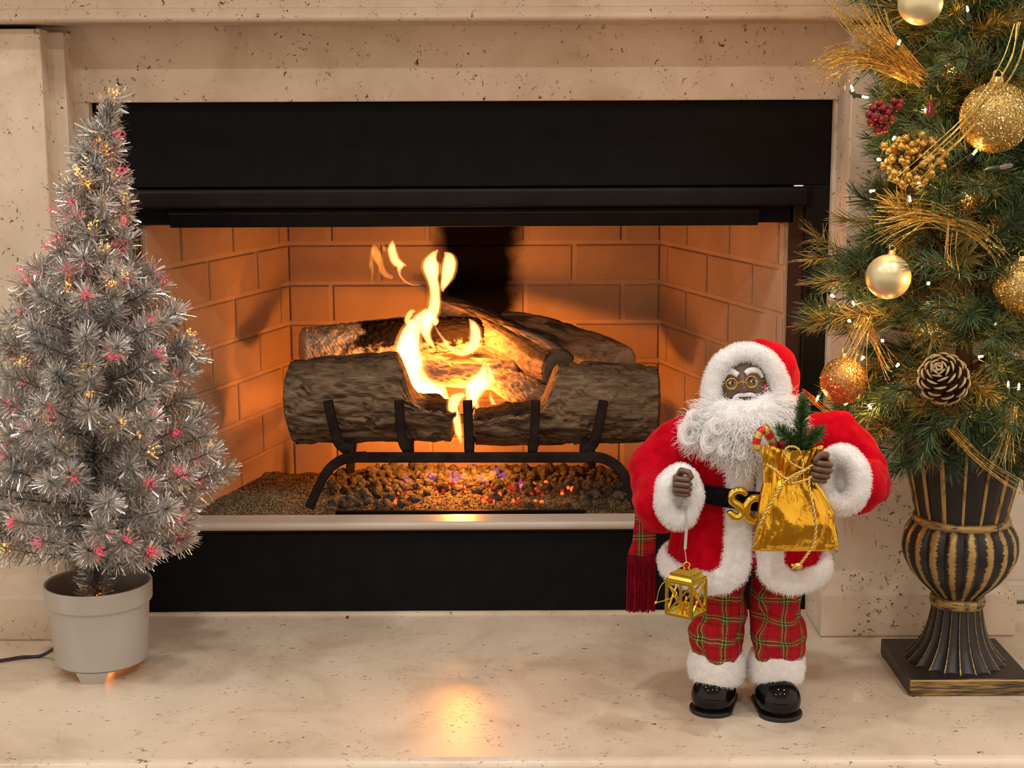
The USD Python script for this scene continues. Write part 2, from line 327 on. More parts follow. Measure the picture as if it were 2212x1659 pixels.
# ------------------------------------------------------------------ metal fireplace: facing, louvre, hood, firebrick lining
fb = thing('firebox', 'black metal gas fireplace insert with moulded firebrick lining', 'fireplace', (CX, 0, 0))
fx0, fx1 = CX - .501, CX + .501
obj('upper_panel', box(fx0, fx1, 0, .02, .607, .7215, .0015), 'black_metal', fb)
obj('side_column', box(.404, fx1, 0, .03, .1, .607, .0012), 'black_metal_warm', fb)
obj('side_column', box(fx0, -.535, 0, .03, .1, .607, .0012), 'black_metal_warm', fb)
obj('recess_strip', box(.386, .404, .022, .04, .12, .60), 'recess_metal', fb)
obj('recess_strip', box(-.535, -.517, .022, .04, .12, .60), 'recess_metal', fb)
obj('louvre_bar', prism([(.012, .579), (-.004, .579)] + arc(-.004, .583, .004, 270, 180, 4) + [(-.008, .597)] + arc(-.003, .600, .005, 180, 95, 4) + [(.012, .605)], -.525, .403), 'black_metal_warm', fb, smooth=40)
obj('louvre_end', box(.403, .410, -.006, .012, .581, .606, .002), 'black_metal', fb)
obj('hood', prism([(.035, .575), (.006, .576), (.004, .5705), (.012, .552), (.016, .5515), (.03, .556)], -.470, .340), 'black_metal_warm', fb)
obj('throat_plate', box(-.52, .39, .022, .06, .555, .607), 'black_metal', fb)
obj('lower_panel', box(fx0, .437, .0, .03, .0, .1195, .0015), 'black_metal', fb)
obj('lower_reveal', box(fx0, .43, .004, .03, .1195, .1245), 'recess_metal', fb)
obj('sill', prism([(-.006, .125)] + arc(-.006, .1315, .0065, 270, 100, 8) + [(.021, .1405), (.024, .136), (.024, .125)], -.55, .405), 'pale_trim', fb, smooth=40)
FZ = .093
obj('firebox_floor', box(-.55, .42, .03, .50, FZ - .02, FZ), 'mortar', fb)
obj('firebox_roof', box(-.55, .42, .03, .52, .62, .64), 'black_metal', fb)
ROW, JT, BL = .0672, .0074, .164
BY, bx0, bx1 = .47, -.3755, .2495
rowz = [.4905 + ROW * k for k in range(-6, 2)]   # bottoms of the courses, from floor to hood
def panel(name, m_mort, m_brick, o, ux, length, phase, nin, parent):
    """one moulded firebrick panel: mortar backing at -3.5 mm, each brick its own bevelled piece"""
    ux = unit(np.array([*ux, 0.0])); nin = unit(np.array([*nin, 0.0])); o = np.array([*o, 0.0])
    def blk(u0, u1, z0, z1, d0, d1, b):
        pts = []
        for u, su in ((u0, 1), (u1, -1)):
            for z, sz in ((z0, 1), (z1, -1)):
                pts += [o + ux * u + nin * d0 + [0, 0, z], o + ux * u + nin * (d1 - b) + [0, 0, z], o + ux * (u + su * b) + nin * d1 + [0, 0, z + sz * b]]
        return hull(pts)
    bk = obj(name, blk(-.02 if name == 'back_wall' else 0, length + .02, FZ - .01, .60, -.03, -.0035, .0002), m_mort, parent)
    rng = np.random.default_rng(len(name) * 7 + int(length * 100))
    for k, z in enumerate(rowz):
        off = (phase + .5 * (k % 2)) % 1.0
        u = -off * BL
        while u < length:
            a, b = max(u + JT / 2, .001), min(u + BL - JT / 2, length - .001)
            if b - a > .006:
                obj('brick', blk(a, b, max(z + JT / 2, FZ), min(z + ROW - JT / 2, .60), -.004, rng.uniform(-.0006, .0006), .0016), m_brick, bk)
            u += BL
    return bk
ph = ((bx0 - at(714, 570, BY)[0]) / BL) % 1.0
panel('back_wall', 'mortar_sooty', 'firebrick_sooty', (bx0, BY), (1, 0), bx1 - bx0, ph, (0, -1), fb)
fl0 = np.array([-.509, .03]); fl1 = np.array([bx0, BY]); L = np.linalg.norm(fl1 - fl0); d = (fl1 - fl0) / L
panel('left_wall', 'mortar', 'firebrick', fl0, d, L, .40, (d[1], -d[0]), fb)
fr0 = np.array([.379, .03]); fr1 = np.array([bx1, BY]); d = (fr1 - fr0) / L
panel('right_wall', 'mortar', 'firebrick', fr0, d, L, .90, (-d[1], d[0]), fb)
# round gas-pipe cover on the left wall
g = at(520, 997, .17); t = 2 * np.pi * np.arange(28) / 28
dl = np.array([*(fl1 - fl0) / L, 0]); n3 = np.array([dl[1], -dl[0], 0]); yy = .17; s = (yy - fl0[1]) / (fl1 - fl0)[1]; c = np.array([*(fl0 + (fl1 - fl0) * s), g[2]]) + n3 * .002
ring = c + np.cos(t)[:, None] * dl * .026 + np.sin(t)[:, None] * np.array([0, 0, .021])
cov = obj('gas_pipe_cover', tube(ring, .0045, 8, closed=True), 'recess_metal', fb, smooth=True, label='round gas pipe collar low on the left wall')
obj('collar_disc', hull(np.vstack([ring * .999 + c * .001, ring + n3 * .004])), 'firebrick', cov)
# small notch bracket high on the right wall
q = at(1540, 487, .2)
obj('damper_bracket', box(q[0] - .012, q[0] + .02, .19, .215, .55, .561), 'recess_metal', fb)

# ------------------------------------------------------------------ logs, grate, rocks, flames
def px2m(Y): return (Y + 2.12) / FPX
def bark_mat(name, stops, scale, bscale, bump, stretch=(1, 4, 4), rough=.9):
    n = {'g': ('geometry', {}), 'm': ('mapping', {'scale': stretch}), 'n': ('noise_texture', {'scale': scale, 'detail': 5, 'roughness': .6}), 'r': ('rgb_ramp', {'ramp': stops}),
         'c': ('attribute', {'attribute': 'char'}), 'mx': ('mix', {'color2': (.016, .011, .009)}), 'n2': ('noise_texture', {'scale': bscale, 'detail': 4}), 'b': ('bump', {'strength': bump, 'distance': .003}), 'p': ('principled_bsdf', {'roughness': rough, 'specular_ior_level': 0.0})}
    l = [('g.position', 'm.vector'), ('m.vector', 'n.vector'), ('n.fac', 'r.fac'), ('r.color', 'mx.color1'), ('c.fac', 'mx.fac'), ('mx.color', 'p.base_color'), ('m.vector', 'n2.vector'), ('n2.fac', 'b.height'), ('b.normal', 'p.normal')]
    return mat(name, n, l)
bark_mat('bark_grey', [(.3, (.06, .040, .025)), (.5, (.155, .108, .068)), (.7, (.25, .18, .115))], 26, 60, 1.0)
bark_mat('bark_pale', [(.3, (.25, .18, .12)), (.5, (.50, .39, .27)), (.7, (.62, .50, .36))], 60, 110, .9, (1, 1.3, 1.3))
bark_mat('bark_brown', [(.3, (.14, .085, .05)), (.5, (.33, .22, .14)), (.7, (.44, .31, .20))], 30, 60, .7)
nz('cut_wood', [(.3, (.40, .32, .22)), (.7, (.52, .43, .31))], 40, rough=.85, bump=.3, bscale=200)
nz('cut_wood_dark', [(.3, (.10, .085, .07)), (.7, (.20, .165, .13))], 40, rough=.85, bump=.3, bscale=200)
def sstep(x, a, b):
    t = np.clip((np.asarray(x, float) - a) / (b - a), 0, 1); return t * t * (3 - 2 * t)
def log(key, pts, material, label, amp=.10, freq=30, stretch=.22, char=None, cut=None, end0='cut_wood', end1='cut_wood', n=190, sides=130, seed=1, flat=1.0, name='log'):
    """pts: (px, py, Y, radius in px) along the axis; bark ridges run along it"""
    p = np.array([[*at(a, b, y), r * px2m(y)] for a, b, y, r in pts]); q = spline(p, n); P, R = q[:, :3], q[:, 3]
    L = np.concatenate([[0], np.cumsum(np.linalg.norm(np.diff(P, axis=0), axis=1))])
    v, f = tube(P, np.stack([R, R * flat], 1), sides, ref=(0, 0, 1.0), caps=False)
    th = np.arange(sides) * 2 * np.pi / sides; uu = np.repeat(L[:, None], sides, 1); rr = R.mean()
    co = np.stack([uu * freq * stretch, np.cos(th)[None] * rr * freq + 0 * uu, np.sin(th)[None] * rr * freq + 0 * uu], -1)
    a = meshkit.fbm(co, 4, seed); b = meshkit.fbm(co * np.array([2.2, 2.4, 2.4]) + 9, 3, seed + 5)
    wv = a + .35 * (b - .5); crk = np.exp(-((wv - .5) / .035) ** 2) + .7 * np.exp(-((wv - .40) / .03) ** 2) + .7 * np.exp(-((wv - .60) / .03) ** 2); d = amp * (.45 - 1.25 * np.clip(crk, 0, 1) + (b - .5) * 1.8 + (a - .5) * 1.2)
    e = np.minimum(np.arange(n), np.arange(n)[::-1]); d -= .12 * np.clip(1 - e / 2.0, 0, 1)[:, None]
    cen = np.repeat(P[:, None], sides, 1).reshape(-1, 3); v = cen + (v - cen) * (1 + d.reshape(-1, 1))
    if cut is not None: v = cut(v, np.repeat(np.linspace(0, 1, n), sides))
    t = np.repeat(np.linspace(0, 1, n)[:, None], sides, 1)
    c = np.zeros((n, sides)) if char is None else np.clip(char(t, th[None] + 0 * t, a, b), 0, 1)
    o = thing(name, label, 'log', tuple(P.mean(0)))
    obj('bark', (v, f), material, o, smooth=True, attr={'char': c.ravel()})
    for k, m, s in ((0, end0, 1), (n - 1, end1, -1)):
        ring = v[k * sides:(k + 1) * sides]; cc = ring.mean(0); tt = unit(P[min(k + 1, n - 1)] - P[max(k - 1, 0)]) * -s
        rings = [ring] + [cc + (ring - cc) * q + tt * h for q, h in ((.9, .0018), (.55, .0028), (.2, .002))]
        vv = np.vstack(rings + [[cc + tt * .002]]); ff = []
        j = np.arange(sides); l = (j + 1) % sides
        for i in range(3): ff.append(np.stack([i * sides + j, i * sides + l, (i + 1) * sides + l], 1)); ff.append(np.stack([i * sides + j, (i + 1) * sides + l, (i + 1) * sides + j], 1))
        ff.append(np.stack([3 * sides + j, 3 * sides + l, np.full(sides, 4 * sides)], 1))
        ff = np.vstack(ff); ff = ff if s > 0 else ff[:, ::-1]
        obj('cut_end', (vv, ff), m, o, smooth=50, label='sawn end of the log')
    return o
def zat(px, py, Y): return at(px, py, Y)[2]
FYL = .175
def notch(x_px, drop_px, w, side):
    """the front logs are hollowed towards the middle: their tops step down"""
    x0 = at(x_px, 860, FYL)[0]
    def cut(v, t):
        k = sstep((v[:, 0] - x0) * side, -w, w); lim = zat(x_px, drop_px, FYL) + .022 * (meshkit.fbm(v * 60, 3, 4) - .5) - (v[:, 0] - x0) * side * .18
        z = v[:, 2]; hi = np.maximum(z - lim, 0); v = v.copy(); v[:, 2] = z - hi * k * .93; return v
    return cut
def ch_front(lo, hi, side):
    return lambda t, th, a, b: sstep((t - lo) * side, 0, .10) * sstep(np.cos(th) + .6 * (a - .5), .25, .6) * .92 + sstep(a, .60, .75) * .35
log('fl', [(636, 866, FYL + .01, 86), (720, 862, FYL, 88), (800, 858, FYL, 88), (870, 858, FYL, 90), (930, 862, FYL, 86), (984, 866, FYL, 80)], 'bark_grey', 'thick grey-barked log at the front left of the grate, top burnt hollow towards the flames', amp=.115, freq=36, stretch=.26, char=ch_front(.68, 1, 1), cut=notch(880, 866, .016, 1), end0='cut_wood_dark', end1='cut_wood_dark', seed=3)
log('fr', [(1024, 872, FYL, 82), (1090, 872, FYL, 86), (1180, 872, FYL, 86), (1260, 872, FYL, 85), (1340, 872, FYL, 84), (1418, 874, FYL, 80)], 'bark_grey', 'thick grey-barked log at the front right of the grate, behind the fur-hooded figurine', amp=.085, freq=40, stretch=.26, char=ch_front(.40, 1, -1), cut=notch(1185, 874, .015, -1), end0='cut_wood_dark', end1='cut_wood_dark', seed=8)
log('bl', [(652, 748, .29, 40), (700, 748, .30, 44), (780, 738, .31, 43), (880, 728, .32, 42), (1000, 724, .33, 40), (1090, 728, .34, 36)], 'bark_pale', 'pale knobbly-barked log with a black charred middle, lying across the left back', amp=.07, freq=75, stretch=.8, seed=12,
    char=lambda t, th, a, b: sstep(t + .35 * (a - .5) - .05 * np.sin(3 * th), .34, .42) * sstep(.95 - np.abs(np.cos(th - 5.6)) - (b - .5), -.1, .25) )
log('br', [(1080, 706, .36, 36), (1160, 724, .355, 42), (1245, 752, .345, 43), (1310, 772, .325, 42), (1348, 786, .295, 37)], 'bark_brown', 'reddish brown log with a pale sawn right end, lying across the right back', amp=.06, freq=50, stretch=.3, seed=15,
    char=lambda t, th, a, b: sstep(.65 - t + .8 * (a - .5), .1, .3) * .75 * sstep(b, .4, .6))
log('md', [(905, 800, .25, 30), (970, 803, .255, 33), (1040, 806, .26, 33), (1110, 810, .27, 32)], 'bark_brown', 'short brown log with a burnt hollow, in the middle behind the front logs', amp=.08, freq=60, seed=19,
    char=lambda t, th, a, b: sstep(.22 - np.abs(t - .45) + .3 * (a - .5), .0, .1) * sstep(np.sin(th + 2.6), -.5, .2), n=90, sides=70)
log('sm', [(1068, 815, .255, 26), (1110, 835, .235, 33), (1160, 860, .215, 32), (1190, 884, .205, 24)], 'bark_brown', 'small charred broken log leaning under the raised diagonal log', amp=.13, freq=70, seed=23, end1='cut_wood_dark',
    char=lambda t, th, a, b: sstep(a + .25 * np.cos(th + 2), .45, .6), n=80, sides=64)
log('dg', [(940, 668, .40, 36), (1000, 690, .37, 41), (1060, 718, .34, 44), (1120, 750, .30, 46), (1178, 782, .26, 48), (1206, 794, .232, 43)], 'bark_brown', 'smooth peeled log raised diagonally on top of the pile, sawn end forward', amp=.055, freq=36, stretch=.12, seed=27, end1='cut_wood_dark',
    char=lambda t, th, a, b: sstep(a + .3 * np.cos(th), .62, .75) * .8)

# grate
nz('cast_iron', [(.3, (.014, .010, .009)), (.7, (.030, .021, .018))], 40, rough=.75, bump=.5, bscale=350)
GY = .085
gt = thing('fire_grate', 'black iron fire grate with five upturned fingers holding the logs', 'fire grate', tuple(at(1020, 1060, GY)))
def bar(path, w, ref=(1, 0, 0), n=24, h=None):
    p = spline(path, n); return tube(p, np.array([w * .72, (h or w) * .72]), 4, ref=unit(np.array([1, 1, 0.0001])) if ref is None else ref, twist=0)
def sqbar(path, w, ref, n=24):
    """square iron bar with eased edges"""
    p = spline(path, n); t = unit(np.gradient(p, axis=0)); ref = np.asarray(ref, float); a = unit(ref - t * (t @ ref)[:, None]); b = np.cross(t, a)
    sh = np.array([(1, .75), (.75, 1), (-.75, 1), (-1, .75), (-1, -.75), (-.75, -1), (.75, -1), (1, -.75)]) * w
    v = (p[:, None] + sh[None, :, :1] * a[:, None] + sh[None, :, 1:] * b[:, None]).reshape(-1, 3); k = 8
    i, j = np.meshgrid(np.arange(n - 1), np.arange(k), indexing='ij'); l = (j + 1) % k
    f = np.stack([i * k + j, i * k + l, (i + 1) * k + l, (i + 1) * k + j], -1).reshape(-1, 4); f = np.vstack([f[:, [0, 1, 2]], f[:, [0, 2, 3]]])
    c = np.vstack([p[0], p[-1]]); s = np.arange(k); s1 = (s + 1) % k
    f = np.vstack([f, np.stack([np.full(k, n * k), s1, s], 1), np.stack([np.full(k, n * k + 1), (n - 1) * k + s, (n - 1) * k + s1], 1)])
    return np.vstack([v, c]), f
GW = .0068
L_ = lambda pts: [at(a, b, y) for a, b, y in pts]
obj('front_bar', sqbar(L_([(762, 988, GY), (880, 988, GY), (1020, 988, GY), (1160, 988, GY), (1292, 988, GY)]), GW, (0, 1, 0)), 'cast_iron', gt)
obj('leg', sqbar(L_([(790, 986, GY), (745, 991, GY), (712, 1012, GY - .005), (690, 1048, GY - .012), (668, 1098, GY - .02)]), GW, (0, 1, 0)), 'cast_iron', gt)
obj('leg', sqbar(L_([(1268, 986, GY), (1305, 991, GY), (1338, 1012, GY - .005), (1358, 1048, GY - .012), (1376, 1098, GY - .02)]), GW, (0, 1, 0)), 'cast_iron', gt)
for a, b, c in ((708, 722, 756), (862, 866, 884), (1010, 1012, 1014), (1157, 1155, 1150), (1304, 1292, 1262)):
    tp, md = at(a, 866, GY + .012), at(b, 925, GY + .012); bt = at(c, 972, GY + .018)
    fin = [tp, md, at((b * 2 + c) / 3, 958, GY + .012), bt, bt + [(1020 - c) * -.00002, .05, .006], bt + [(1020 - c) * -.00004, .26, .012]]
    obj('finger', sqbar(fin, GW, (1, 0, 0), 32), 'cast_iron', gt)
rb = at(1020, 975, GY)[2]
obj('rear_bar', sqbar([np.array([-.235, .35, rb - .004]), np.array([-.06, .35, rb - .004]), np.array([.115, .35, rb - .004])], GW, (0, 1, 0)), 'cast_iron', gt)
for x in (-.235, .115):
    obj('leg', sqbar([np.array([x, .35, rb]), np.array([x * 1.1, .352, rb - .03]), np.array([x * 1.15, .355, FZ + .004])], GW, (0, 1, 0)), 'cast_iron', gt)

# ember bed
def granite(name, stops, scale): return nz(name, stops, scale, detail=3, rough=.9, bump=.9, bscale=scale * 1.6, dist=.002, nrough=.7)
granite('granules', [(.36, (.028, .019, .010)), (.5, (.125, .088, .047)), (.62, (.34, .25, .14))], 330)
nz('lava', [(.3, (.035, .03, .022)), (.55, (.11, .09, .065)), (.75, (.17, .14, .10))], 110, rough=.95, bump=1.0, bscale=240, dist=.003)
gx = np.linspace(-.485, .355, 150); gyv = np.linspace(.036, .462, 90); X, Yg = np.meshgrid(gx, gyv)
def bedz(x, y):
    x, y = np.asarray(x, float), np.asarray(y, float); P = np.stack([x, y, 0 * x], -1)
    h = .118 + .006 * (meshkit.fbm(P * 22, 3, 2) - .5) * 2 + .003 * (meshkit.fbm(P * 90, 2, 5) - .5) * 2
    h += .016 * np.exp(-((x + .36) / .07) ** 2 - ((y - .16) / .07) ** 2) + .012 * np.exp(-((x - .25) / .09) ** 2 - ((y - .2) / .08) ** 2)
    h += .010 * sstep(y, .12, .22) * sstep(.24 - np.abs(x + .06), 0, .08)
    return np.maximum(h - .012 * sstep(.10 - y, 0, .05), FZ + .006) - .022 * sstep(y, .36, .46)
inside = lambda x, y: np.clip(x, -.509 + (y - .03) * .300 + .004, .379 - (y - .03) * .292 - .004)
Xc = inside(X, Yg); Z = bedz(Xc, Yg); bv = np.stack([Xc, Yg, Z], -1).reshape(-1, 3)
ny, nx = X.shape; i, j = np.meshgrid(np.arange(ny - 1), np.arange(nx - 1), indexing='ij')
bf = np.stack([i * nx + j, i * nx + j + 1, (i + 1) * nx + j + 1, (i + 1) * nx + j], -1).reshape(-1, 4)
obj('granule_bed', (bv, bf), 'granules', None, smooth=True, label='speckled brown granules spread over the floor of the firebox', cat='granules', kind='stuff')
rng = np.random.default_rng(41)
g = rng.uniform([-.5, .038], [.37, .34], (9000, 2)); g = g[(g[:, 0] > -.509 + (g[:, 1] - .03) * .3 + .006) & (g[:, 0] < .379 - (g[:, 1] - .03) * .292 - .006)]
oc = trimesh.creation.icosahedron(); ov, of = np.array(oc.vertices), np.array(oc.faces)
gp = np.column_stack([g, bedz(g[:, 0], g[:, 1]) + .0004]); gs = rng.uniform(.0008, .0021, len(g))
gv = (gp[:, None] + ov[None] * gs[:, None, None] * rng.uniform(.6, 1.3, (len(g), 1, 3))).reshape(-1, 3)
obj('loose_granules', (gv, (of[None] + (np.arange(len(g)) * 12)[:, None, None]).reshape(-1, 3)), 'granules', None, label='loose coarse grains scattered on the granule bed', cat='granules', kind='stuff')
bp = thing('burner_pan', 'flat black burner pan lip half buried in the granules at the front', 'burner pan', tuple(at(995, 1106, .09)))
p0, p1 = at(725, 1106, .09), at(1264, 1106, .09)
obj('front_lip', box(p0[0], p1[0], .086, .093, .105, .1285, .001), 'black_metal', bp)
obj('side_lip', box(p0[0], p0[0] + .003, .093, .30, .100, .112), 'black_metal', bp); obj('side_lip', box(p1[0] - .003, p1[0], .093, .30, .100, .112), 'black_metal', bp)
protos = []
for k in range(5):
    v, f = ball((0, 0, 0), .011, 3 if k < 2 else 2, rng.uniform(.75, 1.2, 3)); v, f = bumpy((v, f), .0065, 75, 3, k + 30)
    protos.append((v, f))
spots = []
for _ in range(4000):
    x, y = rng.uniform(-.29, .205), rng.uniform(.125, .36)
    edge = min(x + .29, .205 - x) ; dens = .06 + .94 * float(sstep(y + .05 * (abs(x + .04) > .13), .165, .235))
    if rng.random() > dens: continue
    r = rng.uniform(.38, .95)
    if all((x - a) ** 2 + (y - b) ** 2 > (.0085 * (r + c)) ** 2 for a, b, c in spots): spots.append((x, y, r))
    if len(spots) >= 270: break
# rocks: five kinds, each a Mesh prim; the others refer to them
first = {}
for n_, (x, y, r) in enumerate(spots):
    k = n_ % 5; loc = (x, y, float(bedz(x, y)) + .004 * r)
    if k not in first:
        path = uniq('/World', 'lava_rock'); m = usdkit.mesh(stage, path, protos[k], MAT['lava'], smooth=True)
        tag(m.GetPrim(), 'knobbly brown lava rock piled under the fire grate', 'lava rock', 'lava rocks under the grate')
        first[k] = (m.GetPrim(), loc); m.AddTranslateOp(opSuffix='at').Set(loc)
    else:
        path = uniq('/World', 'lava_rock'); x_ = UsdGeom.Mesh.Define(stage, path); x_.GetPrim().GetReferences().AddInternalReference(first[k][0].GetPath())
        x_.ClearXformOpOrder(); x_.AddTransformOp(opSuffix='place').Set(Gf.Matrix4d(*(np.vstack([np.column_stack([rotm(rng.normal(size=3), rng.uniform(0, 360)) * r, [0, 0, 0]]), [*loc, 1]]).ravel())))
# glowing embers between the rocks
EMB = 4.0
glow('ember', (1, .10, .02), 2.2); glow('ember_dim', (1, .05, .02), .55)
for k in range(80):
    x, y = (rng.uniform(-.185, .03) if k % 3 else rng.uniform(.0, .095)), rng.uniform(.15, .25)
    v, f = ball((0, 0, 0), rng.uniform(.0018, .0038), 1, rng.uniform(.7, 1.4, 3)); v, f = bumpy((v, f), .0015, 200, 2, k)
    obj('ember', (v + [x, y, float(bedz(x, y)) + .004], f), 'ember' if (k * 7) % 5 < 2 else 'ember_dim', None, smooth=True, label='small glowing red ember among the rocks under the grate', cat='ember', group='glowing embers under the grate')

# flames: hot gas, brightest where it is thickest
def fire_mat(name, col, s):
    mat(name, {'v': ('principled_volume', {'density': 0.0, 'emission_color': col, 'emission_strength': s})}, surface=None, volume='v.volume')
FS = 360
fire_mat('flame_gas', (1.0, .42, .14), FS)
fire_mat('flame_outer', (1.0, .27, .035), 60)
fire_mat('flame_thin', (1.0, .30, .05), FS * .33)
fire_mat('flame_blue', (.22, .13, 1.0), 11)
def Z4(x, y): return 550 + x / 3.318, 450 + y / 3.318
def flame(label, pts, Y, material='flame_gas', depth=.55, extra=(), n=46, seed=0, hot=None):
    """pts: (x, y, half-width) in px of the photograph"""
    t = thing('flame', label, 'flame', tuple(at(pts[0][0], pts[0][1], Y)))
    for k, (pp, dy) in enumerate([(pts, 0.0), *extra]):
        q = spline(np.array(pp, float), n); s = px2m(Y)
        P = np.array([at(a, b, Y + dy) for a, b, _ in q]); r = np.maximum(q[:, 2], .6) * s * (1.12 if material == 'flame_gas' else 1)
        w = meshkit.fbm(np.column_stack([P * 38, ])[:, :3] + seed * 7 + k, 2, seed) - .5; P[:, 1] += .012 * w
        v, f = tube(P, np.stack([r, r * depth], 1), 18, ref=np.cross(unit(np.gradient(P, axis=0)), [0, 1.0, 0]))
        th = np.arctan2(*(v - P.mean(0))[:, [0, 2]].T); v = v + np.column_stack([.0030 * (meshkit.fbm(v * 55 + seed, 2, seed + 3) - .5) * 2, np.zeros(len(v)), 0 * th])
        if material == 'flame_gas':
            tg = obj('tongue', (v, f), 'flame_outer', t, smooth=True); axis = np.vstack([np.repeat(P, 18, 0), P[:1], P[-1:]])
            obj('core', (axis + (v - axis) * .74, f), 'flame_gas', tg, smooth=True)
        else: obj('tongue', (v, f), material, t, smooth=True)
    return t
z = lambda *a: [(*Z4(x, y), r / 3.318) for x, y, r in a]
FY = .235
flame('tall curving white-hot flame rising from the left front log', z((1290, 1430, 75), (1290, 1380, 105), (1205, 1270, 98), (1130, 1130, 96), (1100, 1010, 100), (1120, 900, 78), (1180, 800, 52), (1250, 740, 38)), FY,
      extra=[(z((1200, 900, 20), (1250, 790, 48), (1292, 690, 46), (1292, 600, 42), (1278, 500, 52), (1264, 410, 68), (1276, 350, 40), (1318, 296, 5)), .012), (z((1130, 860, 18), (1095, 800, 26), (1120, 745, 22), (1150, 738, 8)), -.006),
             (z((1290, 1010, 10), (1230, 900, 40), (1260, 800, 50), (1310, 830, 24)), .0), (z((1390, 1420, 30), (1345, 1300, 32), (1260, 1190, 40), (1180, 1080, 40)), .01)], seed=1)
flame('short plume of flame just right of the tallest flame tip', z((1352, 598, 8), (1358, 545, 34), (1382, 470, 52), (1396, 400, 56), (1388, 345, 36), (1365, 312, 6)), FY + .02, seed=2)
flame('hook-shaped flame curling up in front of the diagonal log', z((1290, 850, 7), (1335, 915, 11), (1385, 985, 16), (1440, 1030, 24), (1500, 1030, 34), (1560, 985, 46), (1585, 900, 46), (1570, 840, 34), (1538, 790, 4)), FY - .03, seed=3)
flame('detached flame wisp high up, left of the tall flame, with a thin tail', z((990, 228, 4), (985, 262, 26), (982, 310, 36), (1005, 370, 36), (1040, 405, 34), (1034, 440, 16), (1040, 480, 9), (1075, 525, 8), (1130, 548, 7), (1195, 549, 4)), FY + .03, extra=[(z((1040, 400, 22), (1070, 405, 14), (1092, 416, 3)), 0)], seed=4)
flame('faint orange wisp, the leftmost of the flames', z((836, 550, 4), (846, 470, 9), (836, 400, 17), (835, 345, 12), (850, 300, 18), (848, 250, 4)), FY + .03, 'flame_thin', extra=[(z((985, 500, 14), (940, 470, 20), (905, 400, 26), (875, 340, 34), (862, 290, 22), (858, 250, 4)), 0.01), (z((945, 310, 5), (930, 290, 16), (924, 250, 4)), .01)], seed=5)
flame('broad low flame leaning right beside the middle grate finger', z((1545, 1440, 16), (1560, 1350, 60), (1585, 1280, 78), (1625, 1210, 58), (1640, 1150, 28), (1648, 1096, 4)), FY - .02, extra=[(z((1620, 1300, 30), (1670, 1250, 36), (1690, 1190, 26), (1672, 1130, 18), (1680, 1100, 4)), .01), (z((1595, 1440, 18), (1580, 1390, 26), (1570, 1340, 34)), 0)], seed=6)
flame('flame dropping down between the two front logs left of the middle finger', z((1500, 1330, 18), (1440, 1370, 48), (1425, 1430, 46), (1445, 1510, 38), (1462, 1590, 30), (1478, 1660, 14), (1482, 1690, 4)), FY - .10, seed=7)
flame('small upright flame to the right of the middle grate finger', z((1730, 1440, 22), (1715, 1410, 22), (1698, 1360, 16), (1690, 1312, 4)), FY - .01, seed=8)
flame('pale flame glimpsed under the small charred log', z((1900, 1430, 40), (1880, 1400, 42), (1860, 1350, 22), (1852, 1310, 5)), FY + .02, 'flame_thin', seed=9)
for k, (a, b, r) in enumerate([(880, 1050, 16), (935, 1042, 22), (985, 1040, 22), (1040, 1045, 16), (1075, 1032, 18), (1130, 1058, 14), (1020, 1010, 12), (1090, 965, 14)]):
    c = gr(a, b, .128); flame('low blue gas flame licking over the embers under the grate', [(a, b + 12, 3), (a + 2, b, r), (a - 1, b - 12, r * .8), (a + 3, b - 24, 3)], c[1], 'flame_blue', seed=20 + k)
for p in stage.GetPrimAtPath('/World').GetChildren():
    if p.GetCustomDataByKey('label') == 'low blue gas flame licking over the embers under the grate': p.SetCustomDataByKey('group', 'blue gas flames over the embers')

# ------------------------------------------------------------------ fibre-optic tinsel tree in its pot
plain('pot_plastic', (.40, .385, .36), .42)
plain('pot_inside', (.22, .19, .165), .35)
plain('black_plastic', (.012, .010, .012), .4)
nz('tinsel', [(.35, (.50, .51, .48)), (.65, (.88, .89, .86))], 300, detail=1, rough=.22, metal=.9)
plain('tinsel_bright', (.92, .92, .95), .22, .85)
plain('tinsel_wire', (.10, .10, .09), .4, .8)
nz('fibre_strand', [(.4, (.60, .30, .24)), (.6, (.75, .50, .35))], 40, rough=.3)
glow('fibre_red', (1, .020, .055), 3.2)
glow('fibre_orange', (1, .30, .06), 3.2)
PYc = -.218
pot0 = gr(222, 1446, 0.0); pcx = at(222, 1446, PYc)[0]
ft = thing('fibre_optic_tree', 'small silver tinsel tree with glowing red fibre tips in a grey plastic pot', 'christmas tree', (pcx, PYc, 0))
zr, zb, z0 = at(216, 1289, PYc - .066)[2], at(216, 1331, PYc - .066)[2], at(222, 1457, PYc - .057)[2]
R1, R2, R0 = .0672, .0640, .0585
prof = [(0, z0), (R0 - .003, z0), (R0, z0 + .003), (R2 - .001, zb - .001), (R2, zb), (R1 - .0008, zb + .0004), (R1, zb + .002), (R1 + .0006, zr - .0015), (R1, zr), (R1 - .002, zr), (R1 - .003, zr - .002), (R2 - .006, zb), (R2 - .008, zb - .012), (.022, zb - .014), (.020, zb - .004), (0, zb - .004)]
pt = obj('pot', lathe(prof[1:11], 72, (pcx, PYc)), 'pot_plastic', ft, smooth=35)
obj('pot_liner', lathe(prof[10:], 72, (pcx, PYc)), 'pot_inside', pt, smooth=35)
obj('pot_base', lathe([(.0, z0 + .001), (R0 - .002, z0 + .0005)], 48, (pcx, PYc)), 'pot_inside', pt)
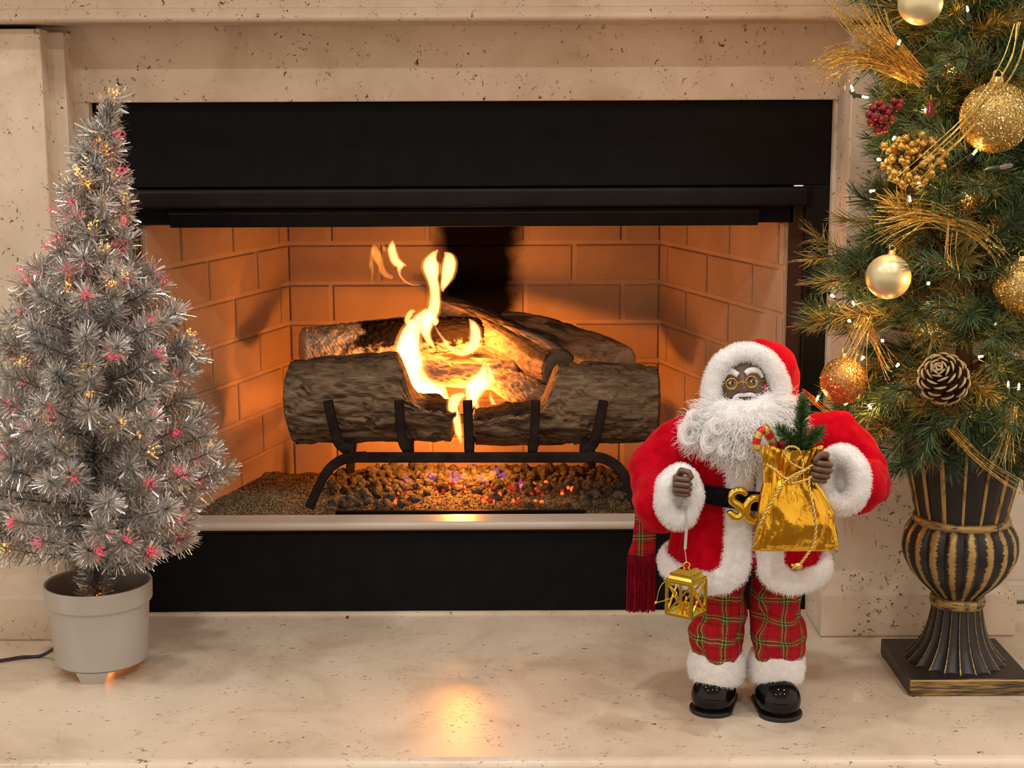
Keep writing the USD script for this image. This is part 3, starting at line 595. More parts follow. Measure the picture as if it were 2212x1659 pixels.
for a in (-88, 32, 152):
    a = math.radians(a); wd = .36
    q = []
    for s_, zz, rr in ((wd, z0 + .001, R0 - .0002), (wd * .72, 0.0, R0 - .003)):
        for t_ in (-1, -.33, .33, 1):
            for r_ in (rr, rr - .0035): q.append((pcx + r_ * math.cos(a + t_ * s_), PYc + r_ * math.sin(a + t_ * s_), zz))
    obj('foot', hull(q), 'pot_plastic', pt)
glow('base_lamp', (1, .30, .06), 12)
obj('lamp_window', ball((pcx, PYc + .006, z0 - .004), .012, 2, (1, 1, .35)), 'base_lamp', pt, smooth=True, label='orange lamp glowing under the pot')
cp = spline([(pcx - R0 + .002, PYc + .01, .030), gr(90, 1416, .004), gr(45, 1420, .003), gr(0, 1427, .003), gr(-120, 1440, .003), gr(-400, 1450, .003)], 60)
obj('power_cord', tube(cp, .0024, 8), 'black_plastic', ft, smooth=True)

rng = np.random.default_rng(7)
top = at(236, 232, PYc); base = np.array([pcx - .003, PYc, zb - .01])
trunk = spline([base, at(207, 1150, PYc), at(205, 850, PYc), at(207, 560, PYc), at(212, 360, PYc), top], 200)
obj('trunk', tube(trunk, np.linspace(.0045, .0012, 200), 8), 'tinsel_wire', ft, smooth=True)
tz = trunk[:, 2]
yt = [225, 300, 400, 480, 560, 600, 680, 780, 870, 960, 1070, 1150, 1215]
rt = [16, 46, 80, 100, 108, 176, 205, 240, 270, 295, 335, 295, 90]
ztab = np.array([at(207, y, PYc)[2] for y in yt])[::-1]; rtab = np.array(rt)[::-1] * px2m(PYc)
def brush(path, n, ln, w, start=.1, splay=62, seed=0, wide=.11, rng=rng):
    """needles standing round a twisted wire"""
    p = spline(path, 40); t = unit(np.gradient(p, axis=0))
    u = start + (1 - start) * rng.random(n) ** .9; x = u * 39; i = np.minimum(x.astype(int), 38); b = p[i] + (p[i + 1] - p[i]) * (x - i)[:, None]
    d = unit(np.cross(t[i], rng.normal(size=(n, 3)))); an = np.radians(splay + rng.normal(0, 13, n) - 34 * sstep(u, .82, 1))[:, None]
    tip = b + (d * np.sin(an) + t[i] * np.cos(an)) * (ln * rng.uniform(.72, 1.1, n))[:, None]
    ww = np.where(rng.random(n) < wide, w * 2.1, w * rng.uniform(.7, 1.2, n))
    return b, tip, ww
def add_fibres(path, k, rng, parent, color, spread=.007, length=.022):
    e = np.asarray(path[-1]); t = unit(e - np.asarray(path[-3])); r3 = rng.normal(size=3)
    c = e + t * rng.uniform(-.03, .012) + unit(np.cross(t, r3)) * rng.uniform(.0, .012)
    tips = c + t * .008 + rng.normal(0, spread * .55, (k, 3)); b0 = c - t * length
    P = np.stack([np.repeat(b0[None], k, 0) + (tips - b0) * .02, b0 + (tips - b0) * .55 + rng.normal(0, .0008, (k, 3)), tips], 1)
    return P, tips
def tinsel_branch(path, n, fib):
    p = spline(path, 14); br = obj('branch', tube(p, np.linspace(.0011, .0007, 14), 5), 'tinsel_wire', ft)
    b, tip, w = brush(path, n, .0235, .00108); wide = w > .0017
    obj('needles', ribbons(b[~wide], tip[~wide], w[~wide], rng, taper=.8, bend=.06), 'tinsel', br, kind='stuff')
    if wide.any(): obj('needles', ribbons(b[wide], tip[wide], w[wide], rng, taper=.9, bend=.04), 'tinsel_bright', br, kind='stuff', label='wide bright tinsel strips')
    if fib:
        Ps, ts = zip(*[add_fibres(p, rng.integers(6, 17), rng, br, fib) for _ in range(1 if y > 600 else rng.integers(1, 3))])
        P = np.vstack(Ps); obj('fibre_strands', ribbons(P[:, 0], P[:, 2], .0004, rng), 'fibre_strand', br, kind='stuff')
        obj('fibre_tips', balls(np.vstack(ts), .0012, 0), 'fibre_red' if fib == 'r' else 'fibre_orange', br, kind='stuff')
# the stem's own brush, then the branches in rising whorls
sp = trunk[4:]; b, tip, w = brush(sp[::12], 3600, .0240, .00105, start=.0, splay=58)
obj('stem_needles', ribbons(b, tip, w, rng, taper=.8, bend=.06), 'tinsel', ft, kind='stuff')
cnt = 0
for y in list(range(300, 585, 34)) + list(range(598, 1165, 35)):
    zc = at(207, y, PYc)[2]; R = float(np.interp(zc, ztab, rtab)); nb = 5 if y < 585 else 9; a0 = rng.uniform(0, 6.28)
    for k in range(nb):
        a = a0 + 2 * np.pi * k / nb + rng.normal(0, .16); zt = zc + rng.normal(0, .006); r = R * rng.uniform(.76, 1.0) - .012
        rise = r * (.34 if y < 1000 else .22) ; z_s = max(zt - rise, zb + .03)
        o = np.array([np.interp(z_s, tz, trunk[:, 0]), PYc, z_s]); d = np.array([math.cos(a), math.sin(a) * (.86 if math.sin(a) < 0 else .8), 0])
        pth = [o, o + d * r * .5 + [0, 0, (zt - z_s) * .45], o + d * r * .85 + [0, 0, (zt - z_s) * .9], o + d * r + [0, 0, zt - z_s + .004]]
        fib = None
        if d[1] < .35 and rng.random() < (.9 if y < 600 else .70): fib = 'o' if (rng.random() < (.72 if y < 470 else .25)) else 'r'
        tinsel_branch(pth, int(80 + 2300 * r), fib); cnt += 1
y = 300
tinsel_branch([trunk[-14], trunk[-6], top, top + [.010, 0, .010]], 60, 'o')
# short collar of needles at the foot of the stem
b, tip, w = brush([base + [0, 0, .004], base + [0, 0, .03], base + [0, 0, .07]], 620, .030, .00105, splay=66)
obj('foot_needles', ribbons(b, tip, w, rng, taper=.8, bend=.06), 'tinsel', ft, kind='stuff')
tips = base + [0, -.005, .012] + rng.normal(0, 1, (22, 3)) * [.011, .008, .009]
obj('fibre_tips', balls(tips[:14], .0012, 0), 'fibre_orange', ft, kind='stuff'); obj('fibre_tips', balls(tips[14:], .0012, 0), 'fibre_red', ft, kind='stuff')

# ------------------------------------------------------------------ urn with the green tree
def gilded(name, dark, gold, lo, hi, scale, stretch, rough=.42):
    n = {'g': ('geometry', {}), 'm': ('mapping', {'scale': stretch}), 'n': ('noise_texture', {'scale': scale, 'detail': 4, 'roughness': .65}), 'a': ('attribute', {'attribute': 'gild'}),
         'k': ('math', {'math_type': 'multiply_add', 'value2': .9, 'value3': -.45}), 's': ('math', {'math_type': 'add'}), 'r': ('map_range', {'range_type': 'smoothstep', 'from_min': lo, 'from_max': hi, 'clamp': True}),
         'mx': ('mix', {'color1': dark, 'color2': gold}), 'mt': ('math', {'math_type': 'multiply', 'value2': .55}), 'p': ('principled_bsdf', {'roughness': rough})}
    return mat(name, n, [('g.position', 'm.vector'), ('m.vector', 'n.vector'), ('n.fac', 'k.value1'), ('k.value', 's.value1'), ('a.fac', 's.value2'), ('s.value', 'r.value'), ('r.result', 'mx.fac'), ('mx.color', 'p.base_color'), ('r.result', 'mt.value1'), ('mt.value', 'p.metallic')])
GOLD_P = (.44, .30, .11)
gilded('urn_paint', (.012, .010, .010), GOLD_P, .44, .66, 60, (1, 1, 5))
gilded('urn_brushed', (.014, .011, .010), (.44, .29, .10), .36, .66, 45, (.5, 1, 9))
plain('urn_black', (.012, .011, .011), .5)
nz('urn_rib', [(.38, (.10, .06, .02)), (.5, (.46, .29, .09)), (.7, (.52, .34, .12))], 120, rough=.45, metal=.4, stretch=(1, 1, .3))
UX, UY = .5605, -.25
un = thing('urn_planter', 'black fluted pedestal urn with brushed gold ribs on a square foot', 'urn', (UX, UY, 0))
uz = lambda y: at(2075, y, UY)[2]
s_ = px2m(UY)
hb = .0755
v, f = box(UX - hb, UX + hb, UY - hb, UY + hb, 0, .0215, .0022); t = trimesh.Trimesh(v, f); t = t.subdivide_to_size(.012); v, f = np.array(t.vertices), np.array(t.faces)
edge = np.clip(1 - np.minimum(np.abs(v[:, 2] - .0215), .5) / .004, 0, 1) * ((np.abs(v[:, 1] - (UY - hb)) < .003) | (np.abs(v[:, 0] - (UX - hb)) < .002)); front = (v[:, 1] < UY - hb + .002) & (v[:, 2] < .021)
obj('foot', (v, f), 'urn_brushed', un, smooth=25, attr=None) if False else obj('foot', (v, f), 'urn_brushed', un, attr={'gild': .46 * front + .38 * edge + .02})
def flute(n, amp, lo=0.0, sharp=1.0):
    return lambda th, i: 1 + amp * (np.abs(np.cos(n * th / 2)) ** sharp - lo)
def crest(n, k, prof_w=None, seg=240, p=1.0):
    th = np.arange(seg) * 2 * np.pi / seg; c = np.abs(np.cos(n * th / 2)) ** p
    return np.repeat(c[None], k, 0)
def turned(name, prof, n, amp, gpow, gbias, mat_='urn_paint', seg=240, sharp=1.0, inv=False, mul=None):
    p = spline(np.array(prof), 34); k = len(p); th = np.arange(seg) * 2 * np.pi / seg
    w = np.abs(np.cos(n * th / 2)); w = 1 - w if inv else w
    fade = np.ones(k) if mul is None else np.interp(np.linspace(0, 1, k), *mul)
    m = lathe(p, seg, (UX, UY), lambda a, i: 1 + amp * fade[i] * (np.broadcast_to(w ** sharp, (k, seg)) - .5))
    g = (np.broadcast_to(w ** gpow, (k, seg)) * .75 + gbias) * 1.0
    return obj(name, m, mat_, un, smooth=True, attr={'gild': g.ravel()})
turned('stem', [(.0605, .0216), (.058, .0235), (.050, .033), (.041, .047), (.0345, .066), (.0305, uz(1312)), (.0305, uz(1300))], 20, .10, 5, -.02, inv=True, sharp=1.6)
turned('neck_ring', [(.0285, uz(1308)), (.0325, uz(1305)), (.0345, uz(1296)), (.0335, uz(1286)), (.030, uz(1282))], 3, .0, .01, -.17)
turned('bowl', [(.029, uz(1284)), (.038, uz(1268)), (.054, uz(1240)), (.0655, uz(1205)), (.0685, uz(1175)), (.066, uz(1148)), (.059, uz(1128)), (.052, uz(1120))], 19, .085, 1.6, -.02, sharp=.8, mul=([0, .15, .9, 1], [.2, 1, 1, .1]))
turned('collar', [(.054, uz(1130)), (.0585, uz(1127)), (.0600, uz(1119)), (.0585, uz(1112)), (.055, uz(1110))], 3, .0, .01, -.15)
cupp = [(.0545, uz(1112)), (.0575, uz(1090)), (.064, uz(1040)), (.071, uz(990)), (.077, uz(958)), (.086, uz(938)), (.094, uz(928)), (.0945, uz(925)), (.090, uz(930)), (.078, uz(945)), (.068, uz(975)), (.060, uz(1030))]
obj('cup', lathe(spline(np.array(cupp), 50), 128, (UX, UY), lambda a, i: 1 + .012 * np.cos(16 * a) * np.ones_like(i)), 'urn_black', un, smooth=True)
cs = spline(np.array(cupp[:8]), 24)
for k in range(16):
    a = 2 * np.pi * (k + .35) / 16; dr = np.array([math.cos(a), math.sin(a), 0])
    pth = np.array([UX, UY, 0]) + dr * (cs[:, :1] + .0002) + np.column_stack([0 * cs[:, 1], 0 * cs[:, 1], cs[:, 1]])
    rr = np.random.default_rng(k).uniform(.8, 1.35) * np.linspace(.0021, .0030, 24)
    obj('rib', tube(pth, np.stack([rr, np.full(24, .0018)], 1), 8, ref=np.cross(dr, [0, 0, 1.0])), 'urn_rib', un, smooth=True)
obj('potting_fill', lathe([(0, uz(965)), (.074, uz(965))], 40, (UX, UY)), 'urn_black', un)

nz('pine_green', [(.3, (.020, .050, .022)), (.5, (.038, .090, .036)), (.7, (.080, .15, .058))], 45, detail=2, rough=.5)
nz('pine_olive', [(.3, (.095, .085, .018)), (.5, (.19, .155, .034)), (.7, (.32, .25, .06))], 45, detail=2, rough=.42)
nz('branch_wood', [(.3, (.03, .02, .012)), (.7, (.07, .045, .025))], 80, rough=.9)
rng = np.random.default_rng(2024)
TX, TY = .556, -.25
xt = thing('green_christmas_tree', 'green artificial pine tree with olive needles standing in the black and gold urn', 'christmas tree', (TX, TY, uz(965)))
trk = spline([(TX, TY, uz(962)), (TX - .004, TY, .6), (TX - .01, TY, 1.15)], 40)
obj('trunk', tube(trk, np.linspace(.011, .006, 40), 10), 'branch_wood', xt, smooth=True)
yt = [-500, -250, 0, 150, 330, 420, 500, 590, 700, 800, 880, 940, 990]; rt = [60, 170, 215, 215, 228, 222, 265, 345, 350, 330, 315, 270, 170]
ztab = np.array([at(2075, y, TY)[2] for y in yt])[::-1]; rtab = np.array(rt)[::-1] * px2m(TY)
def shoot(path, n, ln, w, lst, kind, splay=40):
    b, t, ww = brush(path, n, ln, w, start=.02, splay=splay, wide=.0, rng=rng); lst[kind].append((b, t, ww))
nbr = 0
zz = uz(975) + .03
lvl = 0
while zz < 1.12:
    R = float(np.interp(zz, ztab, rtab)); nb = 9 if zz < .65 else 8; a0 = lvl * 2.4
    for k in range(nb):
        a = a0 + 2 * np.pi * k / nb + rng.normal(0, .14); c, s = math.cos(a), math.sin(a)
        r = R * rng.uniform(.80, 1.03) - .018; r = r * (.62 if s < -.3 else (.72 if s > .35 else 1)) if abs(s) > .3 else r
        if TY + s * r > -.115: r = (-.115 - TY) / s
        droop = -.035 if zz < .40 else rng.normal(.012, .012)
        d = np.array([c, s, 0]); o = np.array([np.interp(zz, trk[:, 2], trk[:, 0]), TY, zz])
        pth = spline([o, o + d * r * .5 + [0, 0, .018], o + d * r * .85 + [0, 0, .014 + droop * .6], o + d * r + [0, 0, .012 + droop]], 16)
        br = obj('branch', tube(pth, np.linspace(.0022, .0010, 16), 5), 'branch_wood', xt)
        L = {'g': [], 'o': []}; olive = .38 if zz > .55 else .5
        kd = 'o' if rng.random() < olive else 'g'
        shoot(pth[5:], int(90 + 420 * r), .027, .0012, L, kd)
        for _ in range(7 if r > .1 else 6):
            i = rng.integers(4, 14); t0 = unit(pth[i + 1] - pth[i]); sd = unit(np.cross(t0, [0, 0, 1.0])) * rng.choice([-1, 1]); e = unit(t0 * .75 + sd * rng.uniform(.5, .95) + [0, 0, rng.normal(.12, .28)])
            ln = rng.uniform(.042, .07); sp_ = np.array([pth[i], pth[i] + e * ln * .5 + [0, 0, .003], pth[i] + e * ln])
            if sp_[-1, 1] > -.112: continue
            shoot(sp_, rng.integers(75, 115), rng.uniform(.024, .032), .0012, L, 'o' if rng.random() < olive * .8 else 'g', splay=rng.uniform(32, 50))
        for kd, m in (('g', 'pine_green'), ('o', 'pine_olive')):
            if L[kd]:
                b, t, w = [np.concatenate(q) for q in zip(*L[kd])]; w = w * (1.0 if kd == 'g' else .8)
                obj('needles', ribbons(b, t + (0 if kd == 'g' else 0), w, rng, taper=.45, bend=.10), m, br, kind='stuff')
        nbr += 1
    zz += .035; lvl += 1
# sprays that hang over the rim and towards the camera, as the photo shows them
for (a, b, ya), (c, d, yc), kd in (((2010, 900, -.33), (1905, 1000, -.345), 'g'), ((2040, 880, -.36), (1990, 985, -.37), 'g'), ((2080, 880, -.35), (2100, 975, -.36), 'g'), ((2130, 900, -.34), (2180, 965, -.35), 'o'), ((2070, 590, -.40), (1982, 572, -.43), 'g'), ((2090, 330, -.38), (1960, 262, -.41), 'g'),
                                     ((2100, 690, -.38), (2015, 665, -.42), 'g'), ((2110, 140, -.37), (2050, 130, -.41), 'g'), ((1990, 860, -.35), (1935, 845, -.385), 'g'), ((2150, 430, -.38), (2100, 400, -.42), 'g'), ((2150, 900, -.34), (2060, 905, -.37), 'g'), ((1950, 620, -.30), (1760, 610, -.29), 'o'), ((1950, 680, -.30), (1745, 700, -.28), 'o'), ((1930, 560, -.28), (1745, 560, -.26), 'o')):
    p0, p1 = at(a, b, ya), at(c, d, yc); m_ = (p0 + p1) / 2 + [0, 0, .006]; pth = spline([p0, m_, p1], 12)
    br = obj('branch', tube(pth, .0011, 5), 'branch_wood', xt); L = {'g': [], 'o': []}
    shoot(pth, int(80 + 420 * np.linalg.norm(p1 - p0)), .027, .00105, L, kd, splay=42)
    bb, tt, ww = L[kd][0]; obj('needles', ribbons(bb, tt, ww, rng, taper=.45, bend=.10), 'pine_green' if kd == 'g' else 'pine_olive', br, kind='stuff')

# ornaments
nz('champagne_satin', [(.35, (.66, .60, .36)), (.65, (.72, .66, .42))], 30, rough=.38, metal=.55)
plain('gold_metal', (.83, .58, .20), .22, 1.0)
plain('gold_glitter_flake', (.86, .66, .27), .22, 1.0)
plain('gold_glitter_core', (.45, .31, .09), .5, .6)
plain('copper_glitter_flake', (.90, .50, .20), .22, 1.0)
nz('gold_strand', [(.4, (.46, .31, .07)), (.6, (.80, .58, .20))], 220, detail=1, rough=.3, metal=.8)
plain('red_berry', (.16, .008, .012), .12)
plain('gold_berry', (.72, .50, .13), .15, .85)
def cap_and_hook(t, c, r, up):
    up = unit(np.array(up, float)); base = c + up * r * .97
    obj('cap', tube(np.array([base, base + up * r * .2]), np.array([[r * .2, r * .2], [r * .17, r * .17]]), 14), 'gold_metal', t, smooth=40)
    a = np.linspace(0, 2 * np.pi, 16, endpoint=False); s = unit(np.cross(up, [0, 1.0, .2])); cc = base + up * r * .32
    obj('hanger_loop', tube(cc + r * .13 * (np.cos(a)[:, None] * up + np.sin(a)[:, None] * s), r * .02, 6, closed=True), 'gold_metal', t)
def satin_ball(px, py, Y, rp, label):
    c = at(px, py, Y); r = rp * px2m(Y); t = thing('ball_ornament', label, 'ornament', tuple(c))
    obj('ball', ball(c, r, 4), 'champagne_satin', t, smooth=True); cap_and_hook(t, c, r, (.15, .2, 1))
def glitter_ball(px, py, Y, rp, label, flake, seed):
    c = at(px, py, Y); r = rp * px2m(Y); t = thing('glitter_ball_ornament', label, 'ornament', tuple(c)); rg = np.random.default_rng(seed)
    obj('ball', bumpy(ball(c, r * .985, 4), r * .02, 300, 2, seed), 'gold_glitter_core', t, smooth=True)
    n = int(5200 * (rp / 70) ** 2); u = unit(rg.normal(size=(n, 3))); nn = unit(u + rg.normal(0, .42, (n, 3))); a = unit(np.cross(nn, rg.normal(size=(n, 3)))); b = np.cross(nn, a); sz = rg.uniform(.00055, .00115, n)[:, None]
    P = c + u * r * 1.004; ang = np.arange(5) * 2 * np.pi / 5
    V = (P[:, None] + sz[:, None] * (np.cos(ang)[None, :, None] * a[:, None] + np.sin(ang)[None, :, None] * b[:, None])).reshape(-1, 3)
    F = (np.array([[0, 1, 2], [0, 2, 3], [0, 3, 4]])[None] + (np.arange(n) * 5)[:, None, None]).reshape(-1, 3)
    obj('glitter', (V, F), flake, t, kind='stuff'); cap_and_hook(t, c, r, (.1, .3, 1))
satin_ball(1919, 598, -.375, 48, 'satin champagne ball on the left of the green tree, above the orange glitter ball')
satin_ball(1988, 6, -.37, 46, 'satin champagne ball at the top edge, highest on the green tree')
glitter_ball(2150, 254, -.405, 73, 'large gold glitter ball high on the right, crossed by gold strands', 'gold_glitter_flake', 3)
glitter_ball(2204, 620, -.375, 56, 'gold glitter ball cut by the right edge, halfway down the green tree', 'gold_glitter_flake', 4)
glitter_ball(1822, 822, -.30, 50, 'coppery orange glitter ball low on the left, right of the figurine hat', 'copper_glitter_flake', 5)
def cluster(name, part, label, cat, px, py, Y, w, h, n, rp, m, seed):
    c = at(px, py, Y); rg = np.random.default_rng(seed); s = px2m(Y); t = thing(name, label, cat, tuple(c)); pts = []
    for _ in range(6000):
        u = rg.uniform(-1, 1, 3)
        if (u ** 2).sum() > 1: continue
        p = c + u * [w * s, (w + h) * .3 * s, h * s]; r = rp * s * rg.uniform(.8, 1.15)
        if all(np.linalg.norm(p - q) > .82 * (r + k) for q, k in pts): pts.append((p, r))
        if len(pts) >= n: break
    for p, r in pts:
        b = obj(part, ball(p, r, 2), m, t, smooth=True)
    stem = [tube(spline([p, (p + c) / 2 + [0, .004, -.002], c + [0, .012, -.01]], 6), .0005, 5) for p, r in pts]
    obj('stems', join(*stem), 'branch_wood', t)
cluster('red_berry_cluster', 'berry', 'bunch of glossy dark red berries on the left of the green tree', 'berries', 1903, 252, -.37, 26, 30, 20, 8.5, 'red_berry', 1)
cluster('red_berry_cluster', 'berry', 'few dark red berries at the upper right of the larger red bunch', 'berries', 1936, 226, -.37, 14, 12, 8, 8, 'red_berry', 2)
cluster('gold_berry_cluster', 'berry', 'large bunch of shiny gold berries below the red berries on the green tree', 'berries', 1972, 345, -.385, 76, 58, 78, 8.0, 'gold_berry', 3)
t = thing('red_bell_ornament', 'tiny dark red bell ornament left of the large gold glitter ball', 'ornament', tuple(at(2010, 236, -.36)))
c = at(2010, 238, -.36); obj('bell', lathe([(.0001, c[2] + .012), (.0022, c[2] + .011), (.003, c[2] + .006), (.0055, c[2] - .002), (.0062, c[2] - .006), (.0005, c[2] - .0055)], 20, c[:2]), 'red_berry', t, smooth=30)
obj('loop', tube(np.array([c + [0, 0, .011], c + [0, 0, .017]]), .0006, 6), 'gold_metal', t)

# pine cone
nz('cone_brown', [(.3, (.035, .018, .012)), (.7, (.085, .045, .028))], 120, rough=.6)
nz('cone_tip', [(.3, (.26, .19, .09)), (.7, (.46, .36, .18))], 150, rough=.5)
pc = at(2040, 822, -.385); ax = unit(np.array([-.42, -.72, .52])); s = px2m(-.385)
cone = thing('pine_cone', 'brown pine cone with cream-tipped scales low on the green tree', 'pine cone', tuple(pc))
Lc, Rc = 112 * s, 64 * s; e1 = unit(np.cross(ax, [0, 0, 1.0])); e2 = np.cross(ax, e1)
obj('core', tube(np.array([pc - ax * Lc * .5, pc - ax * Lc * .2, pc + ax * Lc * .2, pc + ax * Lc * .42]), np.array([Rc * .3, Rc * .55, Rc * .45, Rc * .15]), 14), 'cone_brown', cone, smooth=True)
nS = 64
for k in range(nS):
    u = (k + .5) / nS; ph = k * 2.39996; prof_r = Rc * (math.sin(math.pi * min(1, .14 + .80 * u)) ** .7); od = math.cos(ph) * e1 + math.sin(ph) * e2; side = np.cross(ax, od)
    o = pc + ax * Lc * (.5 * (u * 1.75 - .95)); tilt = np.radians(12 + 66 * u ** 1.6); dr = od * math.cos(tilt) + ax * math.sin(tilt); nn = np.cross(side, dr); nn = nn if nn @ ax > 0 else -nn
    Ls = prof_r * .97 if u < .9 else prof_r * .85 + .004; w = .0060 * (.75 + .5 * math.sin(math.pi * u))
    a0 = o + dr * Ls * .15
    st = [(0, .25, .0006), (.5, .7, .0009), (.82, 1.0, .0013), (.96, .85, .0017), (1.0, .5, .0012)]
    V = []
    for q, ww, th_ in st:
        p = o + dr * Ls * (.15 + .85 * q) + nn * (.0018 * q * q)
        V += [p - side * w * ww, p + side * w * ww, p + side * w * ww * .8 - nn * th_, p - side * w * ww * .8 - nn * th_]
    F = []
    for i in range(4):
        for j in range(4): F.append([i * 4 + j, i * 4 + (j + 1) % 4, i * 4 + 4 + (j + 1) % 4, i * 4 + 4 + j])
    F.append([0, 3, 2, 1]); F.append([16, 17, 18, 19])
    sc_ = obj('scale', fix(*tri((np.array(V), np.array(F)))), 'cone_brown', cone)
    e_ = [o + dr * Ls * (.15 + .85 * (.80 + .21 * math.cos(q))) + side * w * 1.02 * math.sin(q) + nn * .0014 for q in np.linspace(-1.25, 1.25, 9)]
    obj('scale_tip', tube(np.array(e_), np.array([.0005, .0009, .0012, .0014, .0015, .0014, .0012, .0009, .0005]), 7), 'cone_tip', sc_, smooth=True)

# gold sprays and strands
def strands(label, seeds, name='gold_spray', w=.0007, glit=0, seed=0, cat='decoration', base=5.0):
    """seeds: list of (pts [(px,py,Y)...], how many, spread px at the tips)"""
    rg = np.random.default_rng(seed); t = thing(name, label, cat, tuple(at(*seeds[0][0][0]))); beads = []; parts = []
    for pts, n, spread in seeds:
        for _ in range(n):
            q = np.array(pts, float); k = np.linspace(0, 1, len(q))[:, None]; off = rg.normal(0, 1, (1, 3)) * [spread, spread, spread * .0006]
            q = q + off * k ** 1.4 + rg.normal(0, 1, (1, 3)) * [base, base, .0012] + rg.normal(0, 1.5, (len(q), 3)) * [1, 1, .0008]
            cut = rg.uniform(.72, 1.0); P = spline(np.array([at(*x) for x in q]), 26)[: int(26 * cut)]
            parts.append(tube(P, np.linspace(w, w * .55, len(P)), 4))
            if glit:
                i = rg.integers(int(len(P) * .35), len(P), glit); beads.append(P[i] + rg.normal(0, .0005, (glit, 3)))
    obj('strands', join(*parts), 'gold_strand', t, kind='stuff')
    if beads: obj('glitter_beads', balls(np.vstack(beads), rg.uniform(.0006, .0011, sum(map(len, beads))), 0), 'gold_glitter_flake', t, kind='stuff')
strands('glittery gold grass spray fanning up to the left at the top of the green tree', [([(1985, 165, -.33), (1925, 105, -.33), (1870, 55, -.32), (1830, 0, -.31)], 20, 26), ([(1985, 165, -.33), (1915, 110, -.33), (1840, 45, -.32), (1795, -40, -.31)], 18, 18), ([(1985, 165, -.33), (1930, 95, -.33), (1900, 40, -.32), (1880, -30, -.31)], 12, 20)], glit=12, seed=1, base=10, w=.0006)
strands('glittery gold grass spray drooping over the left end of the stone header', [([(1985, 160, -.33), (1880, 122, -.32), (1800, 132, -.31), (1756, 195, -.305)], 20, 14), ([(1985, 160, -.33), (1890, 125, -.32), (1815, 110, -.31), (1754, 150, -.305)], 12, 16), ([(1980, 165, -.33), (1870, 140, -.32), (1815, 165, -.31), (1800, 190, -.305)], 8, 16)], glit=12, seed=2, base=10, w=.0006)
strands('bundle of long gold strands slanting across the large gold glitter ball', [([(2205, 55, -.42), (2180, 140, -.43), (2110, 245, -.43), (2015, 340, -.42), (1945, 405, -.41)], 7, 8)], name='gold_strand_bundle', w=.00062, glit=6, seed=3, base=9)
strands('spray of fine gold strands above the satin champagne ball', [([(2055, 480, -.40), (1990, 470, -.40), (1920, 492, -.39), (1870, 520, -.38)], 15, 20), ([(2055, 480, -.40), (2000, 455, -.40), (1920, 450, -.39), (1860, 440, -.38)], 9, 16), ([(2055, 480, -.40), (2100, 500, -.40), (2140, 535, -.40), (2160, 570, -.40)], 12, 12), ([(2055, 485, -.40), (2050, 530, -.40), (2055, 570, -.40), (2060, 590, -.40)], 7, 9)], w=.0006, glit=5, seed=4, base=9)
strands('fan of gold tinsel above the coppery glitter ball on the left', [([(1870, 690, -.33), (1850, 740, -.34), (1830, 790, -.345), (1815, 830, -.345)], 16, 28), ([(1870, 690, -.33), (1890, 740, -.34), (1910, 790, -.345), (1925, 815, -.345)], 9, 20)], w=.0005, glit=5, seed=5, base=9)
strands('bundle of gold strands sloping down behind the shoulder of the figurine', [([(1735, 845, -.30), (1785, 890, -.30), (1830, 930, -.295), (1862, 960, -.29)], 8, 15)], name='gold_strand_bundle', w=.0006, glit=4, seed=6)
strands('bundle of gold strands sloping down across the mouth of the urn', [([(2050, 925, -.37), (2110, 985, -.38), (2170, 1030, -.385), (2260, 1085, -.39)], 8, 9)], name='gold_strand_bundle', w=.0007, glit=4, seed=7)
strands('fine gold hair-like strands hanging at the right of the urn rim', [([(2190, 880, -.36), (2180, 930, -.37), (2170, 980, -.375), (2160, 1020, -.38)], 22, 28)], w=.0005, glit=3, seed=8)
strands('thin dark gold wisps hanging down behind the raised red sleeve', [([(1870, 900, -.26), (1890, 980, -.26), (1900, 1040, -.26), (1920, 1090, -.26)], 16, 24), ([(1840, 1000, -.26), (1835, 1080, -.26), (1838, 1130, -.26), (1846, 1160, -.26)], 6, 10)], w=.0004, glit=3, seed=9)

# string of fairy lights
BULB = 620.0
glow('bulb_glow', (1.0, .44, .12), BULB)
plain('green_plastic', (.012, .035, .022), .4)
plain('clear_bulb', (.9, .9, .92), .05, 0.0, transmission_weight=.9)
fl = thing('fairy_light_string', 'string of small warm white fairy lights wound through the green tree', 'string lights', tuple(at(1943, 90, -.35)))
bl = [(1943, 90, -.36), (2107, 327, -.415), (1900, 345, -.37), (1886, 412, -.35), (1965, 428, -.34), (2005, 613, -.40), (1843, 655, -.31), (1836, 694, -.32), (1862, 775, -.33), (1765, 862, -.29), (1938, 790, -.35), (2178, 830, -.40), (2201, 834, -.40), (2120, 770, -.33), (1880, 880, -.28), (2212, 270, -.39), (1840, 190, -.27), (1870, 210, -.30), (2140, 520, -.33), (2000, 240, -.31), (2090, 20, -.36), (1955, 130, -.30), (1930, 300, -.31), (1985, 395, -.32), (2085, 420, -.31), (1800, 640, -.25), (1905, 735, -.29), (1830, 870, -.27), (2010, 720, -.31), (2150, 700, -.31), (2100, 910, -.33), (2060, 150, -.31), (2180, 440, -.31)]  # visible bulbs, plus hidden inner ones added to make the foliage glow orange
wire = spline(np.array([at(a, b, y + .03) for a, b, y in sorted(bl, key=lambda q: (q[1] // 140, q[0] * (1 if (q[1] // 140) % 2 else -1)))]), 260)
obj('wire', tube(wire, .0008, 5), 'green_plastic', fl, smooth=True)
